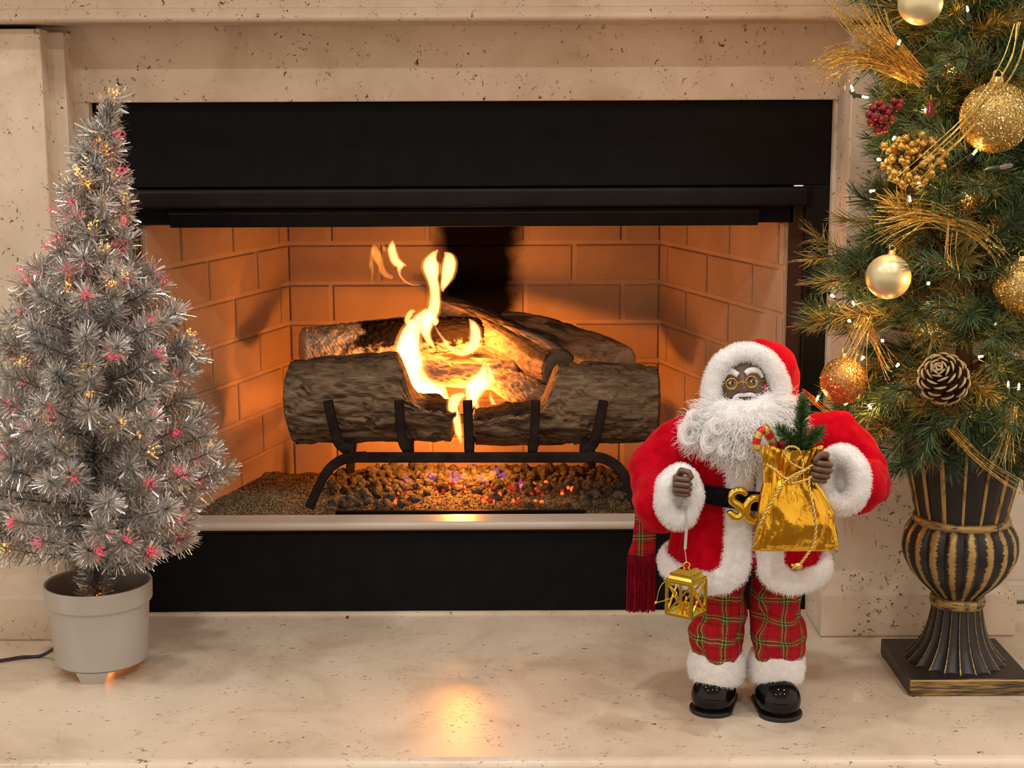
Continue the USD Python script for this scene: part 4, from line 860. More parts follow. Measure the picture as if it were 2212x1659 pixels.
for i, (a, b, y) in enumerate(bl):
    c = at(a, b, y); d = unit(np.random.default_rng(i).normal(size=3) + [0, -1.2, .3])
    bu = obj('bulb', tube(np.array([c - d * .003, c - d * .0008, c + d * .002, c + d * .0038]), np.array([.0010, .0015, .0012, .0002]), 8), 'bulb_glow', fl, smooth=True)
    obj('socket', tube(np.array([c - d * .013, c - d * .004]), .0022, 8), 'green_plastic', bu)
c = at(2160, 362, -.42); d = unit(np.array([.9, -.2, .2]))
bu = obj('bulb', tube(np.array([c, c + d * .003, c + d * .012, c + d * .014]), np.array([.002, .0028, .0026, .0005]), 12), 'clear_bulb', fl, smooth=True, label='unlit clear bulb')
obj('socket', tube(np.array([c - d * .016, c - d * .012, c]), np.array([.0016, .0032, .0034]), 10), 'green_plastic', bu, smooth=40)

# ------------------------------------------------------------------ the bearded figurine
A = at
nz('red_plush', [(.3, (.36, .002, .009)), (.7, (.50, .004, .016))], 90, detail=3, rough=.9, bump=.35, bscale=900, dist=.0008, sheen_weight=.35, sheen_roughness=.4, sheen_tint=(1, .25, .25))
nz('white_plush', [(.3, (.76, .775, .80)), (.7, (.87, .885, .91))], 150, detail=3, rough=.95, bump=.5, bscale=700, dist=.0012)
plain('white_pile', (.87, .885, .91), .8)
plain('beard_hair', (.95, .96, .98), .26, specular_ior_level=.8)
nz('doll_skin', [(.3, (.105, .056, .036)), (.7, (.140, .078, .050))], 120, detail=3, rough=.42)
plain('lip', (.13, .035, .045), .4); plain('eye_white', (.62, .58, .54), .25); plain('iris', (.022, .012, .01), .08)
nz('moulded_white', [(.3, (.62, .65, .68)), (.7, (.76, .78, .80))], 300, rough=.5, bump=.4, bscale=500)
plain('boot_gloss', (.004, .004, .005), .07, specular_ior_level=.32)
plain('boot_sole', (.012, .011, .011), .35)
nz('black_velvet', [(.3, (.006, .006, .009)), (.7, (.012, .012, .016))], 200, rough=.95)
nz('gold_lame', [(.3, (.80, .45, .03)), (.7, (.94, .58, .06))], 40, rough=.24, metal=1.0, bump=.55, bscale=55, bdetail=4, dist=.006, bstretch=(1.5, 1, .8))
nz('gold_cord', [(.3, (.55, .40, .10)), (.7, (.80, .62, .22))], 500, rough=.35, metal=.7)
plain('gold_plated', (.86, .66, .10), .16, 1.0)
nz('maroon_yarn', [(.3, (.16, .004, .014)), (.7, (.26, .010, .026))], 200, rough=.9)
plain('strap_grey', (.55, .53, .50), .4)
G, YL, RD, DK, GD = (.02, .10, .035), (.85, .66, .14), (.38, .010, .020), (.03, .014, .016), (.16, .03, .02)
tart = [(0, RD), (.20, RD), (.205, DK), (.235, DK), (.24, RD), (.33, RD), (.335, G), (.41, G), (.412, YL), (.432, YL), (.434, G), (.50, DK), (.56, G), (.562, YL), (.582, YL), (.584, G), (.66, G), (.665, RD), (.76, RD), (.765, DK), (.795, DK), (.80, RD), (1, RD)]
mat('tartan', {'u': ('uvmap', {'attribute': 'st'}), 's': ('separate_xyz', {}), 'a': ('math', {'math_type': 'fraction'}), 'b': ('math', {'math_type': 'fraction'}), 'r1': ('rgb_ramp', {'ramp': tart}), 'r2': ('rgb_ramp', {'ramp': tart}),
               'm': ('mix', {'fac': .5}), 'br': ('mix', {'mix_type': 'multiply', 'fac': 1.0, 'color2': (1.25, 1.25, 1.25)}), 'p': ('principled_bsdf', {'roughness': .85, 'specular_ior_level': .1})},
    [('u.UV', 's.vector'), ('s.x', 'a.value1'), ('s.y', 'b.value1'), ('a.value', 'r1.fac'), ('b.value', 'r2.fac'), ('r1.color', 'm.color1'), ('r2.color', 'm.color2'), ('m.color', 'p.base_color')])
FYc = -.355
fg = thing('bearded_figurine', 'standing bearded figurine in a red fur-trimmed hooded coat and tartan trousers, holding a gold sack', 'figurine', (.278, FYc, 0))
SP = lambda y: px2m(y)
rngf = np.random.default_rng(99)
def pile(mesh, n, ln, parent, w=.00026, droop=.25, keep=None, name='pile', m='white_pile'):
    p, nn = sample(mesh, n, rngf)
    if keep is not None: k = keep(p, nn); p, nn = p[k], nn[k]
    j = rngf.normal(0, .55, (len(p), 3)); d = unit(nn + j * .6); L = (ln * rngf.uniform(.55, 1.1, len(p)))[:, None]
    P = np.stack([p - nn * .0006, p + d * L * .55, p + d * L * .9 + np.array([0, 0, -1]) * L * droop + rngf.normal(0, .0004, (len(p), 3))], 1)
    curves(name, P, np.array([w, w * .9, w * .35]), m, parent)
def fur(name, mesh, n, ln=.0038, parent=None, **k):
    o = obj(name, mesh, 'white_plush', parent or fg, smooth=True); pile(mesh, n, ln, o, **k); return o
# boots
for tx, ty, hx, hy, kx in ((1538, 1510, 1572, 1480, 1548), (1684, 1519, 1650, 1490, 1676)):
    t3 = gr(tx, ty, .014); h3 = gr(hx, hy, .014); h3 = t3 + unit(h3 - t3) * .044; an = A(kx, 1442, -.352); d = unit(h3 - t3); sd = np.array([-d[1], d[0], 0])
    a3 = t3 + d * .030
    up = blob([(*(t3 + [0, 0, .005]), .0250), (*(t3 + d * .012 + [0, 0, .007]), .0245), (*(a3 * [.5, .5, 1] + an * [.5, .5, 0] + [0, 0, .010]), .0185), (an[0], an[1], .050, .0185), (*(h3 + [0, 0, .000]), .0125)], .0017, 22, [(0, 1, 2), (2, 3), (2, 4), (1, 4)], 3)
    up[0][:, 2] = np.maximum(up[0][:, 2], .0035)
    bt = obj('boot', up, 'boot_gloss', fg, smooth=True)
    th = np.arange(30) * 2 * np.pi / 30; ring = []
    for q in th:
        c = t3 if math.cos(q) > 0 else h3; r = .0265 if math.cos(q) > 0 else .0150
        ring.append([*(c + (-d * math.cos(q)) * r + sd * math.sin(q) * (r if math.cos(q) > 0 else .0150))[:2], 0])
    ring = np.array(ring); lo, hi = ring.copy(), ring.copy(); hi[:, 2] = .0052; md = ring.copy(); cc = ring.mean(0); md = cc + (ring - cc) * 1.02; md[:, 2] = .0035
    obj('sole', hull(np.vstack([lo, md, hi])), 'boot_sole', bt, smooth=30)
    for k in range(3):
        b0 = t3 + d * (.014 + .005 * k) + [0, 0, .0262 - .001 * k]; arc_ = [b0 + sd * s * .0165 + [0, 0, -.010 * s * s] for s in np.linspace(-1, 1, 11)]
        obj('crease', tube(np.array(arc_), .0011, 6), 'boot_gloss', bt, smooth=True)
# trousers and leg cuffs
def rounded_ring(c, r, z0, z1, amp, seed, rb=None, seg=72):
    h = (z1 - z0) / 2; q = np.linspace(-math.pi / 2, math.pi / 2, 13)
    p = [(r - .011, z0 + .001)] + [(r - .008 + .008 * math.cos(t) ** .7 if abs(t) < 1.57 else r - .008, (z0 + z1) / 2 + h * math.sin(t)) for t in q] + [(r - .011, z1 - .001), (r - .02, z1 - .003)]
    p = [(r - .02, z0 + .003)] + p; v, f = lathe(p, seg, c[:2]); v[:, 1] = c[1] + (v[:, 1] - c[1]) * ((rb or r) / r)
    return bumpy((v, f), amp, 60, 3, seed)
LEGS = []
for sgn, cx_, wz in ((-1, 1548, 0), (1, 1676, 1)):
    c = A(cx_, 1442, -.352); LEGS.append(c)
    m_ = rounded_ring(c, .0330, .033, .0715, .0022, 5 + wz); fur('leg_cuff', m_, 5200)
    pts = [(c[0], -.352, .062, .0300), (c[0] + .0015 * sgn, -.352, .085, .0322), (c[0] - .0010 * sgn, -.352, .11, .0305), (c[0] - .002 * sgn, -.352, .135, .0298), (c[0] - .003 * sgn, -.352, .16, .0295), (c[0] - .004 * sgn, -.354, .21, .0300)]
    q = spline(np.array(pts), 60); v, f = tube(q[:, :3], q[:, 3], 80, ref=(0, 1.0, 0))
    P = (v - [c[0], -.352, 0]) * [1, 1, 1.0]; ang = np.arctan2(P[:, 0], -P[:, 1])
    fold = meshkit.fbm(np.column_stack([np.sin(ang) * 1.6 + v[:, 2] * 14 * sgn, np.cos(ang) * 1.6, v[:, 2] * 42]), 2, 11 + wz) - .5
    n_ = nrm(v, f); v = v + n_ * (fold * .0125)[:, None]
    uv = np.column_stack([ang * .030 / .0262 + .35 + fold * .5, v[:, 2] / .0262 + fold * .35 + .12 * np.sin(ang + wz)])
    obj('trouser_leg', (v, f), 'tartan', fg, smooth=True, uv=uv)
# coat body
zk = [.160, .175, .20, .235, .27, .30, .33, .352, .368, .385]
rak = [.0955, .094, .089, .082, .0775, .080, .082, .074, .058, .036]; rbk = [.066, .066, .064, .060, .057, .058, .057, .052, .043, .034]
CXk = .2745
ra = lambda z: np.interp(z, zk, rak); rb = lambda z: np.interp(z, zk, rbk)
def coat(phi, z, off=0.0):
    phi, z = np.asarray(phi, float), np.asarray(z, float)
    n = unit(np.stack([np.sin(phi) / ra(z), -np.cos(phi) / rb(z), .0 * z], -1))
    return np.stack([CXk + ra(z) * np.sin(phi), FYc - rb(z) * np.cos(phi), z], -1) + n * off, n
def zhem(phi):
    d = np.degrees((np.asarray(phi) + np.pi) % (2 * np.pi) - np.pi); return np.interp(np.abs(d), [0, 5, 14, 32, 60, 95, 180], [.196, .186, .170, .161, .163, .172, .174])
phs = np.linspace(-np.pi, np.pi, 161)[:-1]; S_ = np.linspace(0, 1, 70); PH, SS = np.meshgrid(phs, S_); ZZ = .388 + (zhem(PH) - .388) * SS
v, n_ = coat(PH, ZZ); fold = (meshkit.fbm(np.stack([np.sin(PH) * 3.2, np.cos(PH) * 3.2, ZZ * 9], -1), 3, 6) - .5) * sstep(.36 - ZZ, 0, .1)
v = (v + n_ * (fold * .016)[..., None]).reshape(-1, 3); m, n = len(S_), len(phs)
i, j = np.meshgrid(np.arange(m - 1), np.arange(n), indexing='ij'); l = (j + 1) % n
cf = np.stack([i * n + j, (i + 1) * n + j, (i + 1) * n + l, i * n + l], -1).reshape(-1, 4)
inner = v + np.repeat(0, len(v))[:, None]
coat_m = tri((v, cf)); under = v[-n:].mean(0); cap_f = np.stack([np.full(n, len(v)), (m - 1) * n + (np.arange(n) + 1) % n, (m - 1) * n + np.arange(n)], 1)
coat_m = (np.vstack([coat_m[0], under + [0, 0, .03]]), np.vstack([coat_m[1], cap_f]))
ct = obj('coat', coat_m, 'red_plush', fg, smooth=True)
rad = math.radians
def band(phz, w, t_, n=110, off=.001):
    q = spline(np.array(phz, float), n); ph, z = np.radians(q[:, 0]), q[:, 1]; p, nn = coat(ph, z, off)
    tt = unit(np.gradient(p, axis=0)); acr = np.cross(nn, tt); ww = np.interp(np.linspace(0, 1, n), np.linspace(0, 1, len(w)), w) if np.ndim(w) else np.full(n, w)
    m_ = tube(p, np.stack([ww, np.full(n, t_)], 1), 24, ref=acr); return bumpy(m_, .0022, 75, 3, int(abs(phz[0][0])) + len(phz))
fur('fur_front_band', band([(-12, .368), (-12, .30), (-12, .24), (-12, .205), (-15, .186), (-27, .1735), (-45, .1735), (-70, .178), (-100, .184), (-140, .186), (-179, .186)], [.015, .0155, .016, .0165, .0145, .0128, .0125, .0125, .0125], .0085), 11000, parent=ct)
fur('fur_front_band', band([(12, .368), (12, .30), (12, .24), (12, .205), (15, .186), (27, .1735), (45, .1735), (70, .178), (100, .184), (140, .186), (179, .186)], [.015, .0155, .016, .0165, .0145, .0128, .0125, .0125, .0125], .0085), 11000, parent=ct)
# belt and letter buckle
bph = np.linspace(-np.pi, np.pi, 97)[:-1]; bz = .272 + .004 * np.sin(bph) * 0
bp_, bn = coat(bph, np.full(96, .272), .0112)
bp_[:, 2] += -.10 * (bp_[:, 0] - CXk)
belt = obj('belt', tube(bp_, np.stack([np.full(96, .0112), np.full(96, .0016)], 1), 12, ref=(0, 0, 1.0), closed=True), 'black_velvet', fg, smooth=40)
def letter(pts, Y, r):
    p = spline(np.array([A(a, b, y) for a, b, y in pts]), 60); k = np.linspace(0, 1, 60); rr = r * (.55 + .45 * np.sin(np.pi * k) ** .5)
    return tube(p, np.stack([rr, rr * .8], 1), 14, ref=np.cross(unit(np.gradient(p, axis=0)), [0, 1.0, 0]))
BYk = -.4315
obj('buckle_letter', letter([(1613, 1070, BYk), (1606, 1062, BYk), (1592, 1060, BYk), (1581, 1068, BYk), (1582, 1082, BYk), (1594, 1091, BYk), (1604, 1100, BYk), (1602, 1113, BYk), (1590, 1118, BYk), (1578, 1109, BYk), (1577, 1103, BYk)], BYk, .0050), 'gold_plated', belt, smooth=True, label='gold letter S of the buckle')
obj('buckle_letter', letter([(1650, 1086, BYk), (1642, 1078, BYk), (1630, 1076, BYk), (1617, 1084, BYk), (1612, 1099, BYk), (1616, 1115, BYk), (1628, 1124, BYk), (1641, 1122, BYk), (1650, 1114, BYk)], BYk, .0050), 'gold_plated', belt, smooth=True, label='gold letter C of the buckle, partly behind the sack')
# sleeves, cuffs, hands
def sleeve(sp, seed):
    m_ = blob([(*A(a, b, y), r) for a, b, y, r in sp], .0045, 12); return bumpy(m_, .0085, 30, 2, seed)
def oval_ring(c, axis, rx, rz, rw, rt, seed, n=64):
    axis = unit(np.array(axis, float)); e1 = unit(np.cross(axis, [0, 0, 1.0])); e2 = np.cross(e1, axis); th = np.arange(n) * 2 * np.pi / n
    p = c + rx * np.cos(th)[:, None] * e1 + rz * np.sin(th)[:, None] * e2; rf = unit(p - c)
    return bumpy(tube(p, np.stack([np.full(n, rw), np.full(n, rt)], 1), 20, ref=rf, closed=True), .002, 60, 3, seed)
s1 = obj('sleeve', sleeve([(1500, 950, -.352, .030), (1462, 965, -.355, .034), (1424, 1005, -.362, .034), (1416, 1058, -.378, .0315), (1430, 1084, -.405, .034), (1454, 1078, -.412, .026)], 3), 'red_plush', fg, smooth=True)
cL = A(1466, 1073, -.444); fur('sleeve_cuff', oval_ring(cL, (.22, -.97, -.05), .0165, .0270, .0105, .0120, 21), 5200, parent=s1)
s2 = obj('sleeve', sleeve([(1755, 945, -.352, .030), (1800, 948, -.355, .0345), (1848, 988, -.36, .034), (1862, 1040, -.375, .0325), (1850, 1052, -.405, .034), (1834, 1040, -.410, .026)], 8), 'red_plush', fg, smooth=True)
lin = ball(cL + [0, .008, 0], 1, 3, (.0185, .006, .029)); fur('cuff_lining', bumpy(lin, .002, 90, 2, 3), 900, parent=s1)
cR = A(1818, 1036, -.442); fur('sleeve_cuff', oval_ring(cR, (-.50, -.86, 0.02), .0205, .0285, .0115, .0135, 22), 5600, parent=s2)
lin = ball((0, 0, 0), 1, 3, (.0245, .0065, .033)); lin = (lin[0] @ rotm([0, 0, 1], -32).T + cR + [.006, .012, 0], lin[1]); fur('cuff_lining', bumpy(lin, .002, 90, 2, 3), 900, parent=s2)
def hand(c, mirror, scale, tilt, wrist):
    sp, lk = [], []
    def add(x, y, z, r): sp.append((x, y, z, r)); return len(sp) - 1
    Z_ = [.0105, .0038, -.0030, -.0092]; kn = []
    for k, z in enumerate(Z_):
        sh = [0, .0008, .0003, -.0012][k]; r = [.0036, .0037, .0036, .0032][k]
        a = add(-.0080 - sh * .3, .0055, z * .95, r * 1.08); b = add(-.0078 - sh, -.0045 - sh, z, r); c_ = add(.0048 + sh * .6, -.0082 - sh, z - .0006, r * .93); d = add(.0088 + sh * .5, -.0022, z - .001, r * .84); e = add(.0060, .0022, z - .0008, r * .78)
        kn.append(a); lk += [(a, b), (b, c_), (c_, d), (d, e)]
    w = add(*wrist, .0072); p = add(-.002, .012, -.001, .0080); t0 = add(-.003, .009, .0125, .0047); t1 = add(-.0015, .0005, .0195, .0041); t2 = add(.0070, -.0050, .0185, .0038); t3 = add(.0100, -.0062, .0128, .0034)
    lk += [(kn[0], kn[1], p), (kn[1], kn[2], p), (kn[2], kn[3], p), (p, w), (p, t0), (t0, kn[0]), (t0, t1), (t1, t2), (t2, t3)]
    v, f = blob(sp, .0014, 7, lk)
    v = v * scale; v = v @ rotm([0, 1, 0], tilt).T
    if mirror: v = v * [-1, 1, 1]; f = f[:, ::-1]
    return v + c, f
hc1 = A(1474, 1050, -.462); obj('hand', hand(hc1, False, .90, 0, (-.002, .026, -.006)), 'doll_skin', fg, smooth=True)
hc2 = A(1772, 1018, -.478); obj('hand', hand(hc2, True, .98, -14, (-.010, .030, .002)), 'doll_skin', fg, smooth=True)
# head and face
HC = np.array([A(1607, 834, -.40)[0], -.366, A(1607, 834, -.40)[2]]); HR = np.array([.0335, .0365, .040])
def yface(x, z):
    q = 1 - ((x - HC[0]) / HR[0]) ** 2 - ((z - HC[2]) / HR[2]) ** 2; return HC[1] - HR[1] * np.sqrt(np.maximum(q, .02))
def onf(px, py, d=0.0):
    p = A(px, py, -.40)
    for _ in range(4): p = A(px, py, yface(p[0], p[2]) - d)
    return p
v, f = ball(HC, 1, 5, HR)
def G_(px, py, sx, sz, amp):
    c = A(px, py, -.40); w = np.exp(-((v[:, 0] - c[0]) / sx) ** 2 - ((v[:, 2] - c[2]) / sz) ** 2) * (v[:, 1] < HC[1]); return w * amp
dy = G_(1604, 836, .0048, .0052, .0075) + G_(1604, 826, .0032, .008, .0040) + G_(1596, 840, .003, .003, .0024) + G_(1613, 839, .003, .003, .0024) - G_(1581, 826, .0062, .0042, .0042) - G_(1626, 822, .0062, .0042, .0042) + G_(1580, 812, .008, .0035, .0022) + G_(1625, 808, .008, .0035, .0022) + G_(1575, 842, .007, .006, .0026) + G_(1638, 838, .007, .006, .0026) + G_(1606, 858, .009, .004, .003) - G_(1606, 868, .008, .0022, .0015)
v[:, 1] -= dy
hd = obj('head', (v, f), 'doll_skin', fg, smooth=True)
for a, b in ((1581, 826), (1626.5, 822.5)):
    c = onf(a, b, -.0042); ey = obj('eye', ball(c, .0044, 3, (1.15, 1, .9)), 'eye_white', hd, smooth=True); obj('iris', ball(c + [.0002, -.0030, -.0001], .0021, 2), 'iris', ey, smooth=True)
    for s in (1, -1):
        ar = [c + [x, -.0040 + 90 * x * x, s * (.0030 - 85 * x * x)] for x in np.linspace(-.0052, .0052, 11)]; obj('eyelid', tube(np.array(ar), .0009, 6), 'doll_skin', hd, smooth=True)
def facial(name, pts, r, m, parent, d=.0012, taper=(.6, 1, 1, .7), flat=.75):
    p = spline(np.array([onf(a, b, d) for a, b in pts]), 30); rr = r * np.interp(np.linspace(0, 1, 30), np.linspace(0, 1, len(taper)), taper)
    return obj(name, bumpy(tube(p, np.stack([rr, rr * flat], 1), 12, ref=(0, 0, 1.0)), r * .12, 260, 2, len(pts)), m, parent, smooth=True)
facial('eyebrow', [(1563, 823), (1565, 812), (1573, 804), (1583, 803.5), (1595, 811)], .0034, 'moulded_white', hd, taper=(.5, .9, 1.1, 1))
facial('eyebrow', [(1610, 808), (1619, 801), (1632, 800), (1641, 805), (1647, 815)], .0034, 'moulded_white', hd, taper=(1, 1.1, .9, .5))
facial('moustache', [(1582, 869), (1587, 859), (1597, 853.5), (1608, 853), (1622, 852.5), (1631, 856), (1635, 863)], .0025, 'moulded_white', hd, d=.0035)
facial('lower_beard_edge', [(1580, 872), (1592, 871), (1606, 870), (1622, 868), (1634, 866)], .0030, 'moulded_white', hd, d=.003)
facial('mouth', [(1589, 864), (1598, 862), (1607, 861), (1618, 859.5), (1627, 858.5)], .0016, 'lip', hd, d=.0030, taper=(.4, 1, .4))
gl = obj('spectacles', join(*[tube(np.array([A(a + r * math.cos(t), b + r * math.sin(t), onf(a, b)[1] - .0062) for t in np.linspace(0, 2 * np.pi, 33)[:-1]]), .00055, 6, closed=True) for a, b, r in ((1580.5, 828.7, 11.6), (1623.6, 824.5, 12.2))]), 'gold_plated', fg, smooth=True)
yg = onf(1602, 826)[1]
obj('bridge', tube(spline(np.array([A(1591.5, 829, yg - .006), A(1597, 826, yg - .009), A(1602, 823.5, yg - .0105), A(1606, 825, yg - .0095), A(1611.5, 827, yg - .0065)]), 16), .0005, 6), 'gold_plated', gl, smooth=True)
obj('temple', tube(np.array([A(1636, 824, onf(1636, 824)[1] - .004), A(1652, 822, onf(1650, 822)[1] - .001)]), .0004, 6), 'gold_plated', gl)
obj('temple', tube(np.array([A(1569, 828, onf(1570, 828)[1] - .003), A(1562, 828, onf(1563, 828)[1] - .001)]), .0004, 6), 'gold_plated', gl)
# hood with its fur rim
hat = obj('hood', bumpy(blob([(*A(1612, 832, -.352), .044), (*A(1640, 812, -.345), .044), (*A(1660, 800, -.338), .036), (*A(1672, 850, -.332), .030), (*A(1648, 870, -.335), .036)], .005, 10, [(0, 1, 2), (1, 2, 3), (0, 1, 4), (1, 3, 4)]), .003, 30, 2, 4), 'red_plush', fg, smooth=True)
hr = spline(np.array([(*A(1552, 915, -.385), .0105), (*A(1541, 880, -.388), .0112), (*A(1537, 842, -.390), .0108), (*A(1550, 796, -.392), .0108), (*A(1582, 766, -.392), .0108), (*A(1618, 760, -.391), .0110), (*A(1655, 777, -.390), .0116), (*A(1679, 813, -.388), .0120), (*A(1685, 858, -.385), .0120), (*A(1676, 905, -.380), .012)]), 80)
fur('fur_rim', bumpy(tube(hr[:, :3], np.stack([hr[:, 3], hr[:, 3] * .95], 1), 22), .0016, 70, 3, 9), 9000, parent=hat)
# beard: a soft mass and its long curly strands
bs = [(1552, 890, -.398, .014), (1580, 895, -.410, .015), (1610, 897, -.416, .016), (1645, 893, -.412, .016), (1682, 888, -.396, .016), (1525, 915, -.398, .016), (1560, 928, -.413, .019), (1605, 930, -.420, .019), (1650, 922, -.413, .018), (1690, 905, -.395, .014), (1508, 936, -.398, .010), (1575, 958, -.414, .013), (1606, 968, -.420, .012), (1600, 998, -.424, .006), (1660, 866, -.386, .0125), (1553, 872, -.388, .0115)]
bm = bumpy(blob([(*A(a, b, y), r) for a, b, y, r in bs], .004, 8, [(0, 1, 5, 6), (1, 2, 6, 7), (2, 3, 7, 8), (3, 4, 8, 9), (5, 10), (6, 7, 11, 12), (12, 13), (3, 4, 14), (0, 15)]), .003, 60, 3, 14)
bd = obj('beard', bm, 'white_plush', fg, smooth=True)
p, nn = sample(bm, 9500, rngf); mz = A(1606, 880, -.41); k = (nn[:, 1] < .35); p, nn = p[k], nn[k]; low = (p[:, 2] > mz[2]) & (np.abs(p[:, 0] - mz[0]) < .024)
n = len(p); K = 9; u = np.linspace(0, 1, K); Lh = rngf.uniform(.014, .040, n) * np.where(low, .35, 1)
side = np.sign(p[:, 0] - A(1610, 900, -.41)[0]); d0 = unit(nn * .75 + np.column_stack([side * .25, np.full(n, -.15), np.full(n, -.8)]) + rngf.normal(0, .35, (n, 3)))
e1 = unit(np.cross(d0, rngf.normal(size=(n, 3)))); e2 = np.cross(d0, e1); fr, ph_, am = rngf.uniform(6, 13, n), rngf.uniform(0, 6.28, n), rngf.uniform(.0008, .0030, n)
P = p[:, None] - nn[:, None] * .001 + d0[:, None] * (Lh[:, None] * (u - .15 * u * u))[..., None] * .8 + (am[:, None] * u * np.cos(fr[:, None] * u + ph_[:, None]))[..., None] * e1[:, None] + (am[:, None] * u * np.sin(fr[:, None] * u + ph_[:, None]))[..., None] * e2[:, None]
curves('curly_strands', P, np.array([.00034] * 7 + [.00028, .00014]), 'beard_hair', bd)
C = []
for a, b, y, r, n_ in ((1488, 935, -.420, 20, 75), (1532, 952, -.436, 18, 65), (1497, 905, -.416, 14, 90), (1562, 966, -.440, 11, 80), (1545, 920, -.436, 12, 70), (1640, 950, -.438, 10, 60), (1703, 880, -.412, 13, 80), (1600, 975, -.440, 11, 70)):
    c = A(a, b, y); s = SP(y)
    for _ in range(n_):
        ph0, rr, tw = rngf.uniform(0, 6.28), r * s * rngf.uniform(.45, 1.15), rngf.uniform(3.5, 7); t_ = np.linspace(0, tw, 14); ex = unit(np.array([1, .25, .1]) + rngf.normal(0, .18, 3)); ez = unit(np.array([0, .1, 1]) + rngf.normal(0, .18, 3))
        C.append(c + rngf.normal(0, .0016, 3) + rr * (np.cos(t_ + ph0)[:, None] * ex + 1.25 * np.sin(t_ + ph0)[:, None] * ez) + np.linspace(-.004, .006, 14)[:, None] * [0, -1, 0])
curves('curls', np.array(C), .00032, 'beard_hair', bd)
# scarf end hanging behind the left sleeve, with its fringe
q = spline(np.array([(*A(1470, 950, -.325), .010), (*A(1418, 1030, -.318), .010), (*A(1398, 1090, -.322), .0125), (*A(1394, 1145, -.326), .0135), (*A(1386, 1200, -.328), .0168)]), 50)
v, f = tube(q[:, :3], np.stack([q[:, 3], np.full(50, .0022)], 1), 24, ref=(1.0, .15, 0)); v = bumpy((v, f), .002, 60, 2, 3)[0]
sc = obj('scarf', (v, f), 'tartan', fg, smooth=True, uv=np.column_stack([v[:, 0] / .024 + .1, v[:, 2] / .024]))
x0, x1 = A(1356, 1200, -.328), A(1417, 1200, -.328); zb_ = A(1385, 1322, -.328)[2]; F_ = []
for k in range(64):
    u_ = (k % 32 + .5) / 32; p = x0 + (x1 - x0) * u_ + [0, .0012 if k < 32 else -.0012, .002]; e = np.array([p[0] + rngf.normal(-.0006, .0007), p[1] + rngf.normal(0, .0008), zb_ + rngf.uniform(-.001, .003)])
    F_.append(tube(np.array([p, (p + e) / 2 + rngf.normal(0, .0004, 3), e]), .00072, 5, twist=.8))
obj('fringe', join(*F_), 'maroon_yarn', sc, smooth=True, kind='stuff')

# ------------------------------------------------------------------ gold sack and what sticks out of it
SY = -.462
sk = thing('gift_sack', 'shiny gold fabric sack held by the figurine, tied with twisted gold cord', 'sack', tuple(A(1716, 1100, SY)))
rows = [(1189, 1716, 88, .004), (1184, 1717, 95, .009), (1165, 1718, 93, .017), (1135, 1719, 88, .022), (1100, 1716, 81, .023), (1065, 1709, 68, .020), (1040, 1704, 57, .016), (1020, 1702, 51, .0135), (1005, 1704, 53, .014), (985, 1708, 58, .016), (968, 1712, 61, .0175), (963, 1713, 62, .018)]
q = spline(np.array([(*A(c, y, SY), w * SP(SY), d) for y, c, w, d in rows]), 90); ns = 128; th = np.arange(ns) * 2 * np.pi / ns
tt = np.linspace(0, 1, 90)[:, None]; zc = q[:, 2:3]; zn = A(1702, 1018, SY)[2]
ple = np.exp(-np.abs(zc - zn) / .030)
pl = (meshkit.fbm(np.stack([np.cos(th)[None] * 5.5 + 0 * tt, np.sin(th)[None] * 5.5 + 0 * tt, tt * 2.2 + 0 * th[None]], -1), 3, 5) - .5) * 2
cr = (meshkit.fbm(np.stack([np.cos(th)[None] * 2.2 + tt * 3, np.sin(th)[None] * 2.2 + 0 * tt, tt * 7 + np.sin(th)[None]], -1), 3, 9) - .5) * 2
disp = 1 + pl * (.95 * ple + .10) + cr * .30 * (1 - ple)
ex = np.abs(np.cos(th)) ** .75 * np.sign(np.cos(th)); ez = np.abs(np.sin(th)) ** .9 * np.sign(np.sin(th))
V = np.stack([q[:, 0:1] + q[:, 3:4] * (1 + (disp - 1) * .35) * ex, q[:, 1:2] - q[:, 4:5] * disp * ez, zc + .004 * pl * ple * 0 + (.003 * pl + .002 * np.sin(3 * th)[None]) * sstep(tt, .93, 1.0)], -1)
V = V.reshape(-1, 3); m = 90; i, j = np.meshgrid(np.arange(m - 1), np.arange(ns), indexing='ij'); l = (j + 1) % ns
Fs = np.stack([i * ns + j, (i + 1) * ns + j, (i + 1) * ns + l, i * ns + l], -1).reshape(-1, 4)[:, ::-1]
n_in = 12; cen = np.repeat(q[:, None, :3], ns, 1).reshape(-1, 3); inn = cen[-n_in * ns:] + (V[-n_in * ns:] - cen[-n_in * ns:]) * .93
Fi = tri((V, Fs))[1]; i2, j2 = np.meshgrid(np.arange(n_in - 1), np.arange(ns), indexing='ij'); l2 = (j2 + 1) % ns; o_ = len(V)
fin = np.stack([o_ + i2 * ns + j2, o_ + (i2 + 1) * ns + j2, o_ + (i2 + 1) * ns + l2, o_ + i2 * ns + l2], -1).reshape(-1, 4)
lip = np.stack([(m - 1) * ns + np.arange(ns), (m - 1) * ns + (np.arange(ns) + 1) % ns, o_ + (n_in - 1) * ns + (np.arange(ns) + 1) % ns, o_ + (n_in - 1) * ns + np.arange(ns)], 1)
obj('pouch', fix(*join((V, Fs), (np.zeros((0, 3)), np.zeros((0, 3), int))) if False else tri((np.vstack([V, inn]), np.vstack([Fs, fin, lip])))), 'gold_lame', sk, smooth=True)
